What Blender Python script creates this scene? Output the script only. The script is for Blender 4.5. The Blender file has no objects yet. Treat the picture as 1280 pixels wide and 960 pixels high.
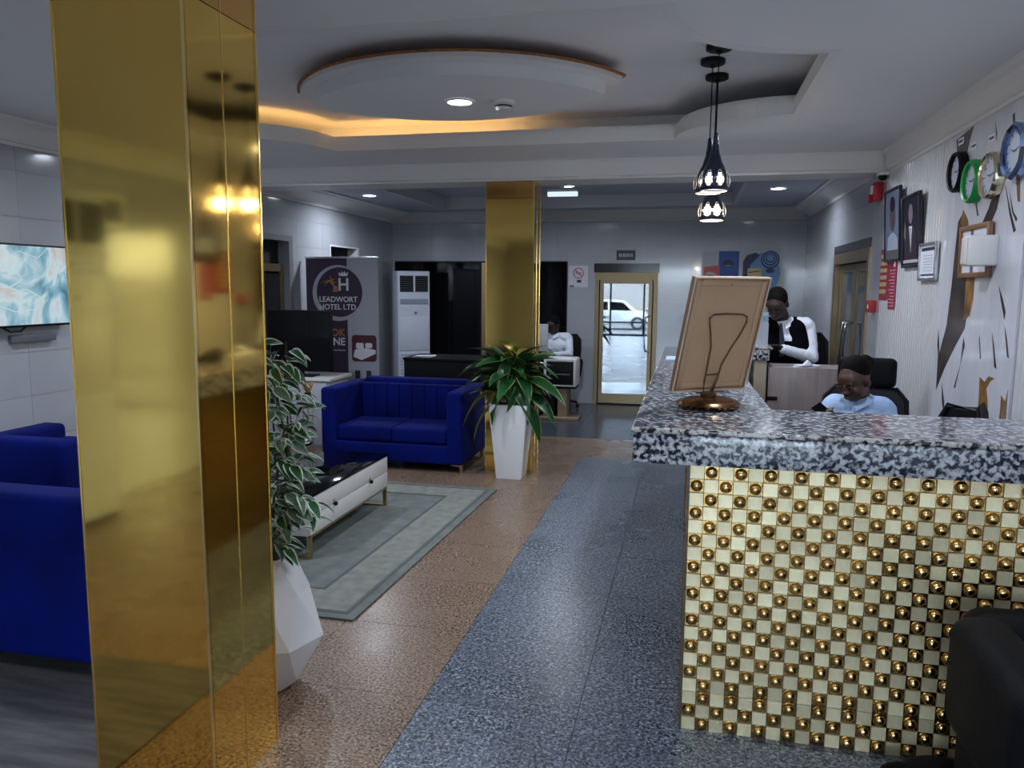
import bpy, bmesh, math, random
from mathutils import Vector, Matrix, Euler, noise
random.seed(7)
PI = math.pi
S = bpy.context.scene
C = bpy.data.collections.new('scene'); S.collection.children.link(C)

# ---------------------------------------------------------------- camera
cam = bpy.data.cameras.new('camera'); cam_o = bpy.data.objects.new('camera', cam); C.objects.link(cam_o)
cam.sensor_fit = 'HORIZONTAL'; cam.sensor_width = 36.0; cam.lens = 967.26 / 1280 * 36.0
cam.clip_start = .05; cam.clip_end = 200
cam_o.matrix_world = Matrix(((0.974659, -0.035286, 0.220897, 0), (0.223568, 0.119988, -0.967275, 0), (0.007626, 0.992148, 0.124836, 1.6), (0, 0, 0, 1)))
S.camera = cam_o
# ---------------------------------------------------------------- world, exposure
S.view_settings.view_transform = 'Standard'; S.view_settings.look = 'None'; S.view_settings.gamma = 1
S.view_settings.use_curve_mapping = False
S.view_settings.exposure = 0.12
w = bpy.data.worlds.new('sky'); S.world = w; w.use_nodes = True
nt = w.node_tree; bgn = nt.nodes['Background']; bgn.inputs[0].default_value = (.74, .86, 1, 1); bgn.inputs[1].default_value = 14
LAMP = 17.0          # watts of one ceiling downlight

# ---------------------------------------------------------------- materials
MATS = {}
def mat(name, col, rough=.5, metal=0, var=None, scale=8, bump=0, bscale=60, emit=None, estr=0, coat=0, spec=.5, sheen=0, stretch=None, detail=3, alpha=1):
    if name in MATS: return MATS[name]
    m = bpy.data.materials.new(name); m.use_nodes = True; n = m.node_tree.nodes; l = m.node_tree.links
    b = n['Principled BSDF']; MATS[name] = m
    b.inputs['Base Color'].default_value = (*col, 1); b.inputs['Roughness'].default_value = rough; b.inputs['Metallic'].default_value = metal
    b.inputs['Specular IOR Level'].default_value = spec
    if coat: b.inputs['Coat Weight'].default_value = coat; b.inputs['Coat Roughness'].default_value = .04
    if sheen: b.inputs['Sheen Weight'].default_value = sheen; b.inputs['Sheen Roughness'].default_value = .35; b.inputs['Sheen Tint'].default_value = (*[min(1, c * 2 + .1) for c in col], 1)
    if alpha < 1: b.inputs['Alpha'].default_value = alpha
    tc = None
    def coord():
        nonlocal tc
        if tc is None:
            g = n.new('ShaderNodeTexCoord'); tc = g.outputs['Object']
            if stretch:
                mp = n.new('ShaderNodeMapping'); mp.inputs['Scale'].default_value = stretch; l.new(tc, mp.inputs[0]); tc = mp.outputs[0]
        return tc
    if var:
        t = n.new('ShaderNodeTexNoise'); t.inputs['Scale'].default_value = scale; t.inputs['Detail'].default_value = detail; l.new(coord(), t.inputs['Vector'])
        r = n.new('ShaderNodeValToRGB'); r.color_ramp.elements[0].position = .35; r.color_ramp.elements[1].position = .65
        r.color_ramp.elements[0].color = (*var, 1); r.color_ramp.elements[1].color = (*col, 1)
        l.new(t.outputs[0], r.inputs[0]); l.new(r.outputs[0], b.inputs['Base Color'])
    if bump:
        t = n.new('ShaderNodeTexNoise'); t.inputs['Scale'].default_value = bscale; l.new(coord(), t.inputs['Vector'])
        bp = n.new('ShaderNodeBump'); bp.inputs['Strength'].default_value = bump; bp.inputs['Distance'].default_value = .01
        l.new(t.outputs[0], bp.inputs['Height']); l.new(bp.outputs[0], b.inputs['Normal'])
    if emit: b.inputs['Emission Color'].default_value = (*emit, 1); b.inputs['Emission Strength'].default_value = estr
    return m
def speckle(name, stops, scale, rough, scale2=None, warp=0, spec=.5, tone=.06, mid=None):
    """granite: a stepped noise for the grains and a per-piece change of tone"""
    m = bpy.data.materials.new(name); m.use_nodes = True; n = m.node_tree.nodes; l = m.node_tree.links; b = n['Principled BSDF']
    g = n.new('ShaderNodeNewGeometry'); vec = g.outputs['Position']
    t = n.new('ShaderNodeTexNoise'); t.inputs['Scale'].default_value = scale; t.inputs['Detail'].default_value = 2.5; t.inputs['Distortion'].default_value = warp
    l.new(vec, t.inputs['Vector'])
    r = n.new('ShaderNodeValToRGB'); cr = r.color_ramp
    while len(cr.elements) < len(stops): cr.elements.new(.5)
    for e, (p, c) in zip(cr.elements, stops): e.position = p; e.color = (*c, 1)
    l.new(t.outputs[0], r.inputs[0])
    out = r.outputs[0]
    if scale2:
        t2 = n.new('ShaderNodeTexNoise'); t2.inputs['Scale'].default_value = scale2; t2.inputs['Detail'].default_value = 4; l.new(vec, t2.inputs['Vector'])
        mr = n.new('ShaderNodeMapRange'); mr.inputs[1].default_value = .3; mr.inputs[2].default_value = .7; mr.inputs[3].default_value = 1 - tone * 1.5; mr.inputs[4].default_value = 1 + tone
        l.new(t2.outputs[0], mr.inputs[0])
        oi = n.new('ShaderNodeObjectInfo'); mr2 = n.new('ShaderNodeMapRange'); mr2.inputs[3].default_value = 1 - tone; mr2.inputs[4].default_value = 1 + tone
        l.new(oi.outputs['Random'], mr2.inputs[0])
        mm = n.new('ShaderNodeMath'); mm.operation = 'MULTIPLY'; l.new(mr.outputs[0], mm.inputs[0]); l.new(mr2.outputs[0], mm.inputs[1])
        vm = n.new('ShaderNodeVectorMath'); vm.operation = 'SCALE'; l.new(out, vm.inputs[0]); l.new(mm.outputs[0], vm.inputs['Scale']); out = vm.outputs[0]
        mr3 = n.new('ShaderNodeMapRange'); mr3.inputs[3].default_value = rough * .8; mr3.inputs[4].default_value = rough * 1.5
        l.new(t2.outputs[0], mr3.inputs[0]); l.new(mr3.outputs[0], b.inputs['Roughness'])
    else: b.inputs['Roughness'].default_value = rough
    l.new(out, b.inputs['Base Color']); b.inputs['Specular IOR Level'].default_value = spec
    MATS[name] = m; return m

white = mat('ceiling paint', (.80, .80, .82), .55)
trimw = mat('cornice paint', (.78, .77, .76), .45)
wall_tile = mat('glazed wall tile', (.45, .465, .50), .12, var=(.41, .425, .46), scale=2.2, spec=.7, coat=.4)
grout = mat('grout', (.32, .33, .35), .8)
pvc = mat('ribbed panel', (.62, .63, .66), .2, spec=.6)
gold = mat('mirror gold', (.90, .62, .17), .07, 1, var=(.86, .57, .14), scale=3, bump=.02, bscale=3)
gold2 = mat('mirror gold upper sheet', (.78, .45, .14), .12, 1, bump=.05, bscale=5)
goldedge = mat('gold edge trim', (1, .78, .35), .15, 1)
brass = mat('brushed brass', (.55, .40, .20), .3, 1)
doorgold = mat('bronze door frame', (.30, .23, .14), .38, .8)
blk = mat('black glass', (.002, .002, .003), .06, spec=.25)
blackp = mat('black plastic', (.006, .006, .007), .45, spec=.2)
dark = mat('dark interior', (.01, .011, .014), .8)
chrome = mat('chrome', (.8, .8, .82), .12, 1)
blue = mat('royal blue velvet', (.001, .007, .135), .8, var=(.0008, .004, .08), scale=3, sheen=.30, bump=.15, bscale=200, spec=.1)
wpl = mat('white planter glaze', (.82, .83, .85), .3)
wlac = mat('white lacquer', (.75, .74, .73), .3)
acw = mat('air conditioner plastic', (.62, .66, .74), .35)
leaf_g = mat('leaf green', (.018, .11, .022), .45, var=(.008, .05, .012), scale=14)
leaf_p = mat('pale leaf green', (.13, .20, .16), .5, var=(.05, .12, .06), scale=10)
leaf_c = mat('leaf cream edge', (.52, .60, .50), .5)
leaf_y = mat('leaf yellow edge', (.30, .36, .10), .45)
leaf_b = mat('broad leaf green', (.010, .062, .018), .3, var=(.02, .11, .03), scale=7)
stem_m = mat('stem', (.09, .08, .04), .7)
soil = mat('soil', (.03, .02, .015), .95)
rugm = mat('rug pile', (.19, .215, .20), .95, var=(.14, .16, .155), scale=9, bump=.5, bscale=300, detail=8)
rugl = mat('rug pale band', (.27, .28, .25), .95, var=(.20, .215, .19), scale=14, bump=.5, bscale=300, detail=8)
rugd = mat('rug dark line', (.10, .115, .11), .95, bump=.5, bscale=300)
rugk = mat('charcoal rug pile', (.19, .18, .19), .95, var=(.10, .10, .11), scale=3, stretch=(1, 7, 1), bump=.6, bscale=200, detail=8)
kraft = mat('brown backing board', (.56, .36, .22), .7, var=(.52, .33, .19), scale=6)
kraftd = mat('brown frame moulding', (.26, .14, .07), .5)
wire_m = mat('antique bronze wire', (.20, .13, .07), .35, .9)
bronze = mat('bronze base', (.42, .24, .12), .22, 1, var=(.10, .05, .03), scale=18)
oakm = mat('grey wood laminate', (.26, .22, .22), .4, var=(.19, .16, .16), scale=3, stretch=(6, 6, 1), detail=8)
tanw = mat('tan wood', (.30, .22, .14), .5, var=(.2, .14, .09), scale=4, stretch=(1, 1, .2))
beige = mat('beige panel', (.42, .36, .28), .5)
purple = mat('banner purple', (.045, .028, .06), .6)
bannerw = mat('banner white', (.42, .43, .50), .6)
textw = mat('print white', (.75, .75, .80), .6)
orange = mat('print orange', (.45, .20, .07), .6)
maroon = mat('print maroon', (.09, .02, .035), .6)
red = mat('alarm red', (.45, .02, .03), .4)
redposter = mat('poster crimson', (.36, .02, .06), .4)
yel = mat('poster yellow', (.55, .42, .18), .5)
pblue = mat('poster blue', (.03, .08, .30), .5)
plblue = mat('poster light blue', (.12, .25, .46), .5)
pgrey = mat('poster grey', (.45, .46, .50), .5)
pnavy = mat('poster navy', (.02, .03, .07), .5)
skinm = mat('dark brown skin', (.075, .032, .020), .5, var=(.06, .026, .017), scale=20)
skind = mat('deep brown skin', (.030, .015, .011), .5)
hairm = mat('black hair', (.004, .0035, .004), .8, bump=.5, bscale=150, spec=.1)
shirtb = mat('pale blue shirt', (.42, .58, .86), .8, var=(.38, .53, .80), scale=12, bump=.25, bscale=25)
shirtw = mat('white shirt', (.68, .72, .82), .8, bump=.25, bscale=25)
vestm = mat('black waistcoat', (.003, .003, .005), .9, spec=.03)
leather = mat('black leather', (.003, .003, .005), .65, bump=.15, bscale=120, spec=.15)
mesh_m = mat('black mesh fabric', (.010, .011, .015), .8, bump=.4, bscale=400)
clockface = mat('clock face', (.50, .54, .66), .3)
green = mat('green plastic', (.01, .30, .06), .35)
marble = mat('white marble print', (.66, .68, .76), .12, var=(.58, .60, .68), scale=2.5, stretch=(1, 3, .6), spec=.6)
veind = mat('dark vein print', (.022, .02, .022), .2, var=(.08, .06, .045), scale=6)
veing = mat('gold vein print', (.38, .20, .06), .18, var=(.10, .055, .03), scale=7, detail=6)
photo_d = mat('portrait dark print', (.018, .014, .03), .15)
photo_l = mat('portrait pale print', (.22, .26, .40), .15)
rawb = mat('bare board edge', (.42, .17, .05), .8, var=(.24, .10, .03), scale=20)
silver = mat('silver car paint', (.60, .62, .64), .25, .4)
tyre = mat('tyre rubber', (.02, .02, .02), .8)
asphalt = mat('street', (.20, .20, .20), .9, var=(.16, .16, .16), scale=6)
lilac = mat('paper', (.70, .74, .85), .6)
floor_brown = speckle('brown speckled granite', [(.33, (.03, .022, .018)), (.43, (.15, .10, .07)), (.54, (.27, .18, .125)), (.68, (.40, .30, .23))], 95, .24, 2.2, .4)
floor_grey = speckle('blue grey speckled granite', [(.36, (.016, .022, .034)), (.46, (.075, .095, .13)), (.56, (.17, .205, .26)), (.70, (.42, .46, .52))], 85, .25, 1.6, .8)
floor_far = speckle('dark slate granite', [(.4, (.03, .036, .05)), (.6, (.10, .115, .145))], 80, .16, 2, .4)
granite = speckle('counter granite', [(.40, (.012, .014, .024)), (.465, (.06, .07, .10)), (.505, (.30, .31, .35)), (.62, (.60, .60, .62))], 52, .12, None, .35, spec=.5)
granite_t = speckle('counter granite polished face', [(.40, (.010, .012, .02)), (.47, (.05, .06, .08)), (.52, (.24, .25, .29)), (.64, (.62, .63, .66))], 50, .16, None, .3, spec=1.0)
granite_t.node_tree.nodes['Principled BSDF'].inputs['Coat Weight'].default_value = .35; granite_t.node_tree.nodes['Principled BSDF'].inputs['Coat Roughness'].default_value = .08
granite_e = speckle('counter granite lip', [(.42, (.012, .013, .02)), (.47, (.14, .13, .13)), (.52, (.48, .45, .42)), (.65, (.60, .57, .54))], 38, .15, None, .6)
def tile_gold(name, c1, c2, rough):
    m = mat(name, c1, rough, .75 if rough > .3 else 1, var=c2, scale=30, bump=.08, bscale=90)
    n = m.node_tree.nodes; l = m.node_tree.links; b = n['Principled BSDF']; src = b.inputs['Base Color'].links[0].from_socket
    oi = n.new('ShaderNodeObjectInfo'); mr = n.new('ShaderNodeMapRange'); mr.inputs[3].default_value = .72; mr.inputs[4].default_value = 1.08
    l.new(oi.outputs['Random'], mr.inputs[0]); vm = n.new('ShaderNodeVectorMath'); vm.operation = 'SCALE'; l.new(src, vm.inputs[0]); l.new(mr.outputs[0], vm.inputs['Scale'])
    l.new(vm.outputs[0], b.inputs['Base Color']); return m
goldflat = tile_gold('pale gold leaf tile', (1.0, .88, .58), (.90, .76, .46), .45)
golddome = tile_gold('polished brass dome tile', (.62, .40, .15), (.55, .34, .12), .2)
for x in ('glass_mirror',):
    m = bpy.data.materials.new('half-mirror door glass'); m.use_nodes = True; n = m.node_tree.nodes; l = m.node_tree.links
    n.remove(n['Principled BSDF']); tr = n.new('ShaderNodeBsdfTransparent'); tr.inputs[0].default_value = (.55, .6, .68, 1); gl = n.new('ShaderNodeBsdfGlossy'); gl.inputs['Roughness'].default_value = .015
    gl.inputs[0].default_value = (.85, .88, .92, 1); mx = n.new('ShaderNodeMixShader'); mx.inputs[0].default_value = .26
    l.new(tr.outputs[0], mx.inputs[1]); l.new(gl.outputs[0], mx.inputs[2]); l.new(mx.outputs[0], n['Material Output'].inputs[0]); glassm = m
    m = bpy.data.materials.new('clear glass'); m.use_nodes = True; n = m.node_tree.nodes; l = m.node_tree.links
    n.remove(n['Principled BSDF']); tr = n.new('ShaderNodeBsdfTransparent'); tr.inputs[0].default_value = (.93, .96, .97, 1); gl = n.new('ShaderNodeBsdfGlossy'); gl.inputs['Roughness'].default_value = .02
    mx = n.new('ShaderNodeMixShader'); mx.inputs[0].default_value = .08
    l.new(tr.outputs[0], mx.inputs[1]); l.new(gl.outputs[0], mx.inputs[2]); l.new(mx.outputs[0], n['Material Output'].inputs[0]); clearm = m
def emis(name, col, s):
    m = bpy.data.materials.new(name); m.use_nodes = True; n = m.node_tree.nodes; l = m.node_tree.links
    n.remove(n['Principled BSDF']); e = n.new('ShaderNodeEmission'); e.inputs[0].default_value = (*col, 1); e.inputs[1].default_value = s
    l.new(e.outputs[0], n['Material Output'].inputs[0]); return m
led = emis('led diffuser', (.86, .93, 1), 14)
warm = emis('warm led strip', (1, .55, .16), 9)
bulbm = emis('pendant bulb', (1, .86, .66), 30)
# television picture: a lit screen with a drifting pattern of pale blue, white and sand
tvm = bpy.data.materials.new('television picture'); tvm.use_nodes = True; n = tvm.node_tree.nodes; l = tvm.node_tree.links
b = n['Principled BSDF']; b.inputs['Base Color'].default_value = (.01, .01, .01, 1); b.inputs['Roughness'].default_value = .2
tc = n.new('ShaderNodeTexCoord'); t = n.new('ShaderNodeTexNoise'); t.inputs['Scale'].default_value = 3.2; t.inputs['Detail'].default_value = 5; t.inputs['Distortion'].default_value = 1.2
l.new(tc.outputs['Object'], t.inputs['Vector']); r = n.new('ShaderNodeValToRGB'); cr = r.color_ramp
cr.elements.new(.5); cr.elements.new(.6)
for e, (p, c) in zip(cr.elements, [(.33, (.05, .16, .26)), (.46, (.22, .42, .52)), (.55, (.52, .66, .72)), (.68, (.50, .44, .40))]): e.position = p; e.color = (*c, 1)
l.new(t.outputs[0], r.inputs[0]); l.new(r.outputs[0], b.inputs['Emission Color']); b.inputs['Emission Strength'].default_value = .9

# ---------------------------------------------------------------- mesh helpers
class MB:
    def __init__(s): s.v = []; s.f = []; s.mi = []; s.cur = 0
    def add(s, vs, fs, M=None):
        o = len(s.v); s.v += [tuple(M @ Vector(p)) if M else tuple(p) for p in vs]
        s.f += [tuple(i + o for i in f) for f in fs]; s.mi += [s.cur] * len(fs); return s
    def mt(s, i): s.cur = i; return s
    def box(s, x0, x1, y0, y1, z0, z1, M=None):
        return s.add([(x0, y0, z0), (x1, y0, z0), (x1, y1, z0), (x0, y1, z0), (x0, y0, z1), (x1, y0, z1), (x1, y1, z1), (x0, y1, z1)],
                     [(0, 3, 2, 1), (4, 5, 6, 7), (0, 1, 5, 4), (1, 2, 6, 5), (2, 3, 7, 6), (3, 0, 4, 7)], M)
    def frame(s, x0, x1, z0, z1, y0, y1, t, M=None, bottom=True):
        s.box(x0, x0 + t, y0, y1, z0, z1, M); s.box(x1 - t, x1, y0, y1, z0, z1, M); s.box(x0 + t, x1 - t, y0, y1, z1 - t, z1, M)
        if bottom: s.box(x0 + t, x1 - t, y0, y1, z0, z0 + t, M)
        return s
    def prism(s, poly, a, b, axis=2, M=None):
        """poly (u,v) swept along axis from a to b"""
        def P(u, v, w): return {0: (w, u, v), 1: (u, w, v), 2: (u, v, w)}[axis]
        n = len(poly); vs = [P(u, v, a) for u, v in poly] + [P(u, v, b) for u, v in poly]
        return s.add(vs, [tuple(range(n - 1, -1, -1)), tuple(range(n, 2 * n))] + [(i, (i + 1) % n, n + (i + 1) % n, n + i) for i in range(n)], M)
    def loft(s, rings, cap=True, M=None, closed=True):
        n = len(rings[0]); vs = [p for r in rings for p in r]; fs = []
        for k in range(len(rings) - 1):
            for i in range(n if closed else n - 1):
                j = (i + 1) % n; fs.append((k * n + i, k * n + j, (k + 1) * n + j, (k + 1) * n + i))
        if cap: fs += [tuple(range(n - 1, -1, -1)), tuple(range((len(rings) - 1) * n, len(rings) * n))]
        return s.add(vs, fs, M)
    def lathe(s, prof, c=(0, 0, 0), n=24, M=None, cap=True):
        return s.loft([[(c[0] + r * math.cos(2 * PI * i / n), c[1] + r * math.sin(2 * PI * i / n), c[2] + z) for i in range(n)] for r, z in prof], cap, M)
    def tube(s, pts, r, n=8, M=None):
        pts = [Vector(p) for p in pts]; rr = r if isinstance(r, (list, tuple)) else [r] * len(pts); rings = []; up = None
        for i, p in enumerate(pts):
            d = (pts[min(i + 1, len(pts) - 1)] - pts[max(i - 1, 0)]).normalized()
            if up is None: up = Vector((0, 0, 1)) if abs(d.z) < .9 else Vector((1, 0, 0))
            a = d.cross(up).normalized(); bb = d.cross(a).normalized(); up = -bb if False else up
            rings.append([tuple(p + rr[i] * (a * math.cos(2 * PI * k / n) + bb * math.sin(2 * PI * k / n))) for k in range(n)])
        return s.loft(rings, True, M)
    def ell(s, c, r, M=None, n=16, m=10):
        c = Vector(c); rings = []
        for k in range(1, m):
            th = PI * k / m; rings.append([(c.x + r[0] * math.sin(th) * math.cos(2 * PI * i / n), c.y + r[1] * math.sin(th) * math.sin(2 * PI * i / n), c.z - r[2] * math.cos(th)) for i in range(n)])
        return s.loft(rings, True, M)
    def cap(s, p0, p1, r0, r1, n=12, fl=1.0, side=None):
        """rounded cone; fl flattens along the axis `side`"""
        p0 = Vector(p0); p1 = Vector(p1); d = (p1 - p0); L = d.length; d = d.normalized() if L > 1e-6 else Vector((0, 0, 1))
        a = Vector(side).normalized() if side else d.orthogonal().normalized()
        a = (a - d * a.dot(d)).normalized(); bb = d.cross(a); rings = []
        for k in range(4): th = PI / 2 * (1 - k / 4 - .02); rings.append((p0 - d * r0 * math.sin(th), r0 * math.cos(th)))
        rings.append((p0, r0)); rings.append((p1, r1))
        for k in range(1, 5): th = PI / 2 * (k / 4 - .02); rings.append((p1 + d * r1 * math.sin(th), r1 * math.cos(th)))
        return s.loft([[tuple(c + r * (a * fl * math.cos(2 * PI * i / n) + bb * math.sin(2 * PI * i / n))) for i in range(n)] for c, r in rings])
    def sub(s, o):
        s.v = [(p[0] - o[0], p[1] - o[1], p[2] - o[2]) for p in s.v]; return s
    def xf(s, M): s.v = [tuple(M @ Vector(p)) for p in s.v]; return s

def mesh(mb, name, ms, smooth=False, angle=35):
    me = bpy.data.meshes.new(name); me.from_pydata(mb.v, [], mb.f)
    for m in (ms if isinstance(ms, (list, tuple)) else [ms]): me.materials.append(m)
    me.polygons.foreach_set('material_index', mb.mi); me.validate()
    bm = bmesh.new(); bm.from_mesh(me); bmesh.ops.recalc_face_normals(bm, faces=bm.faces); bm.to_mesh(me); bm.free()
    if smooth:
        me.polygons.foreach_set('use_smooth', [True] * len(me.polygons)); me.set_sharp_from_angle(angle=math.radians(angle))
    return me
def base_of(p):
    v = Vector((0, 0, 0))
    while p: v += p.location; p = p.parent
    return v
def obj(name, mb, ms, parent=None, smooth=False, bevel=0, seg=2, label=None, kind=None, angle=35, subsurf=0, local=False):
    """one mesh object; vertices are given in world metres (or in the thing's own axes when local)"""
    if parent and not local: mb.sub(base_of(parent))
    o = bpy.data.objects.new(name, mesh(mb, name, ms, smooth, angle)); C.objects.link(o)
    if parent: o.parent = parent
    if bevel:
        m = o.modifiers.new('bevel', 'BEVEL'); m.width = bevel; m.segments = seg; m.limit_method = 'ANGLE'; m.harden_normals = False
        o.data.polygons.foreach_set('use_smooth', [True] * len(o.data.polygons)); o.data.set_sharp_from_angle(angle=math.radians(50)) if seg < 2 else None
    if subsurf: m = o.modifiers.new('sub', 'SUBSURF'); m.levels = m.render_levels = subsurf
    if label: o['label'] = label
    if kind: o['kind'] = kind
    return o
def thing(name, label, cat, loc=(0, 0, 0), group=None, rz=0):
    o = bpy.data.objects.new(name, None); C.objects.link(o); o.location = loc; o.rotation_euler = (0, 0, rz); o.empty_display_size = .1
    o['label'] = label; o['category'] = cat
    if group: o['group'] = group
    return o
def tag(o, label, cat, group=None):
    o['label'] = label; o['category'] = cat
    if group: o['group'] = group
    return o
def struct(name, mb, ms, parent=None, **k):
    o = obj(name, mb, ms, parent, **k); o['kind'] = 'structure'; return o
def copy_tree(o, parent=None):
    c = o.copy(); C.objects.link(c); c.parent = parent
    for ch in [x for x in o.children]: copy_tree(ch, c)
    return c
def fuse(name, mb, m, parent, voxel=.006, smooth=4, wrinkle=0):
    """union of overlapping closed forms into one continuous skin"""
    mb.sub(base_of(parent)); o = bpy.data.objects.new(name, mesh(mb, name, m)); C.objects.link(o); o.parent = parent
    r = o.modifiers.new('r', 'REMESH'); r.mode = 'VOXEL'; r.voxel_size = voxel
    sm = o.modifiers.new('s', 'SMOOTH'); sm.iterations = smooth; sm.factor = .5
    dg = bpy.context.evaluated_depsgraph_get(); dg.update(); me = bpy.data.meshes.new_from_object(o.evaluated_get(dg)); o.modifiers.clear(); o.data = me
    me.materials.clear(); me.materials.append(m); me.polygons.foreach_set('use_smooth', [True] * len(me.polygons))
    if wrinkle:
        ns = [v.normal.copy() for v in me.vertices]
        for v, nn_ in zip(me.vertices, ns):
            p = v.co; h = noise.noise(Vector((p.x * 9, p.y * 9, p.z * 22 + p.x * 14))) + .5 * noise.noise(Vector((p.x * 30, p.y * 30, p.z * 24)))
            v.co = p + nn_ * (h * wrinkle)
        me.update()
    return o
def text(name, body, m, parent, size, M, depth=.002, align='CENTER', bold=0.0):
    cu = bpy.data.curves.new(name, 'FONT'); cu.body = body; cu.size = size; cu.extrude = depth; cu.align_x = align; cu.offset = bold; cu.resolution_u = 3
    o = bpy.data.objects.new(name, cu); C.objects.link(o); dg = bpy.context.evaluated_depsgraph_get(); dg.update()
    me = bpy.data.meshes.new_from_object(o.evaluated_get(dg)); bpy.data.objects.remove(o)
    me.transform(M); me.transform(Matrix.Translation(-base_of(parent))); me.materials.clear(); me.materials.append(m)
    o = bpy.data.objects.new(name, me); C.objects.link(o); o.parent = parent; return o
def disc(cx, cz, rx, rz=None, n=28, a0=0, a1=2 * PI):
    rz = rz or rx; k = n if a1 - a0 >= 2 * PI - 1e-4 else n + 1
    return [(cx + rx * math.cos(a0 + (a1 - a0) * i / n), cz + rz * math.sin(a0 + (a1 - a0) * i / n)) for i in range(k)]
def rrect(x0, x1, z0, z1, r, n=4):
    p = []
    for cx, cz, a in ((x1 - r, z1 - r, 0), (x0 + r, z1 - r, 90), (x0 + r, z0 + r, 180), (x1 - r, z0 + r, 270)):
        for i in range(n + 1): t = math.radians(a + 90 * i / n); p.append((cx + r * math.cos(t), cz + r * math.sin(t)))
    return p
FRONT = Matrix(((1, 0, 0, 0), (0, 0, 0, 0), (0, 1, 0, 0), (0, 0, 0, 1)))       # text in the plane facing -y
def front_text(x, y, z): M = Matrix.Translation((x, y, z)) @ Matrix.Rotation(PI / 2, 4, 'X'); return M

# ================================================================ SETTING
XL, XR, YB, YF, ZC = -4.2, 1.42, 10.6, -4.8, 2.64
# ---- floor with separate granite tiles
fl = struct('floor', MB().box(XL - .2, XR + .2, YF - .3, YB + .2, -.12, -.006), grout)
T = .6
tile_meshes = {}
def floor_tile(x0, x1, y0, y1, m, key):
    g = .0015; k = (round(x1 - x0, 3), round(y1 - y0, 3), key)
    if k not in tile_meshes:
        mb = MB().box(0, x1 - x0 - g * 2, 0, y1 - y0 - g * 2, -.006, 0); tile_meshes[k] = mesh(mb, 'floor_tile', m)
    o = bpy.data.objects.new('floor_tile', tile_meshes[k]); C.objects.link(o); o.parent = fl; o.location = (x0 + g, y0 + g, 0)
def strip(xs, ys, m, key):
    for i in range(len(xs) - 1):
        for j in range(len(ys) - 1): floor_tile(xs[i], xs[i + 1], ys[j], ys[j + 1], m, key)
fr = lambda a, b, st: [a + st * i for i in range(int((b - a) / st + .02) + 1)] + ([b] if (b - a) / st % 1 > .03 and (b - a) / st % 1 < .97 else [])
ysn = [1.5, 2.1, 2.7, 3.3, 3.9, 4.5, 5.1, 5.7, 6.3, 6.9, 7.15]
strip([-4.2, -3.96, -3.36, -2.76, -2.16, -1.56, -.96], [1.5, 2.1, 2.7, 3.3, 3.9, 4.5, 5.1, 5.7, 6.3, 6.9, 7.5, 8.1], floor_brown, 'b')
strip([-.96, -.36, .24], ysn, floor_grey, 'g')
strip([.24, .84, 1.42], ysn[:3], floor_grey, 'g')
strip([-.96, -.36, .24], [7.15, 7.5, 8.1], floor_brown, 'b')
strip([-4.2, -3.6, -3.0, -2.4, -1.8, -1.2, -.6, 0, .24], [8.1, 8.7, 9.3, 9.9, 10.5, 10.6], floor_far, 'f')
b_ = MB().box(XL, -.96, YF, 1.4985, -.006, 0); struct('floor_tile', b_, floor_brown, fl)
b_ = MB().box(-.9585, XR, YF, 1.4985, -.006, 0); struct('floor_tile', b_, floor_grey, fl)
b_ = MB().box(.2415, XR, 2.7015, YB, -.006, 0); struct('floor_tile', b_, floor_far, fl)
# ---- walls
def tile_wall(parent, axis, fixed, u0, u1, z0, z1, tw, th, holes=(), d=.006, sgn=1):
    """glazed wall tiles standing 6 mm proud of the wall; each its own piece"""
    zs = [z0 + th * i for i in range(int((z1 - z0) / th + .99))] + [z1]; us = [u0 + tw * i for i in range(int((u1 - u0) / tw + .99))] + [u1]
    for i in range(len(us) - 1):
        for j in range(len(zs) - 1):
            a, bq, c, e = us[i], us[i + 1], zs[j], zs[j + 1]; rects = [(a, bq, c, e)]
            for h in holes:
                out = []
                for (p, q, r_, s_) in rects:
                    if q <= h[0] or p >= h[1] or s_ <= h[2] or r_ >= h[3]: out.append((p, q, r_, s_)); continue
                    if p < h[0]: out.append((p, h[0], r_, s_))
                    if q > h[1]: out.append((h[1], q, r_, s_))
                    P, Q = max(p, h[0]), min(q, h[1])
                    if s_ > h[3]: out.append((P, Q, h[3], s_))
                    if r_ < h[2]: out.append((P, Q, r_, h[2]))
                rects = out
            for (p, q, r_, s_) in rects:
                g = .0012
                if q - p < .02 or s_ - r_ < .02: continue
                k = (axis, round(q - p, 3), round(s_ - r_, 3), sgn)
                if k not in tile_meshes:
                    mb = MB()
                    if axis == 1: mb.box(0, q - p - 2 * g, -d, 0, 0, s_ - r_ - 2 * g)
                    else: mb.box(min(0, -sgn * d), max(0, -sgn * d), 0, q - p - 2 * g, 0, s_ - r_ - 2 * g)
                    tile_meshes[k] = mesh(mb, 'wall_tile', wall_tile)
                o = bpy.data.objects.new('wall_tile', tile_meshes[k]); C.objects.link(o); o.parent = parent
                o.location = (p + g, fixed, r_ + g) if axis == 1 else (fixed, p + g, r_ + g)
def wall_with_holes(name, axis, a, bq, u0, u1, z0, z1, holes):
    """slab between a and bq on the given axis with rectangular openings"""
    mb = MB(); us = sorted(set([u0, u1] + [h[0] for h in holes] + [h[1] for h in holes]))
    for i in range(len(us) - 1):
        zz = [(h[2], h[3]) for h in holes if h[0] < us[i] + 1e-4 and h[1] > us[i + 1] - 1e-4]; z = z0
        for h0, h1 in sorted(zz) + [(z1, z1)]:
            if h0 > z + 1e-4:
                if axis == 1: mb.box(us[i], us[i + 1], a, bq, z, h0)
                else: mb.box(a, bq, us[i], us[i + 1], z, h0)
            z = h1
    return struct(name, mb, grout)
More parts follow.
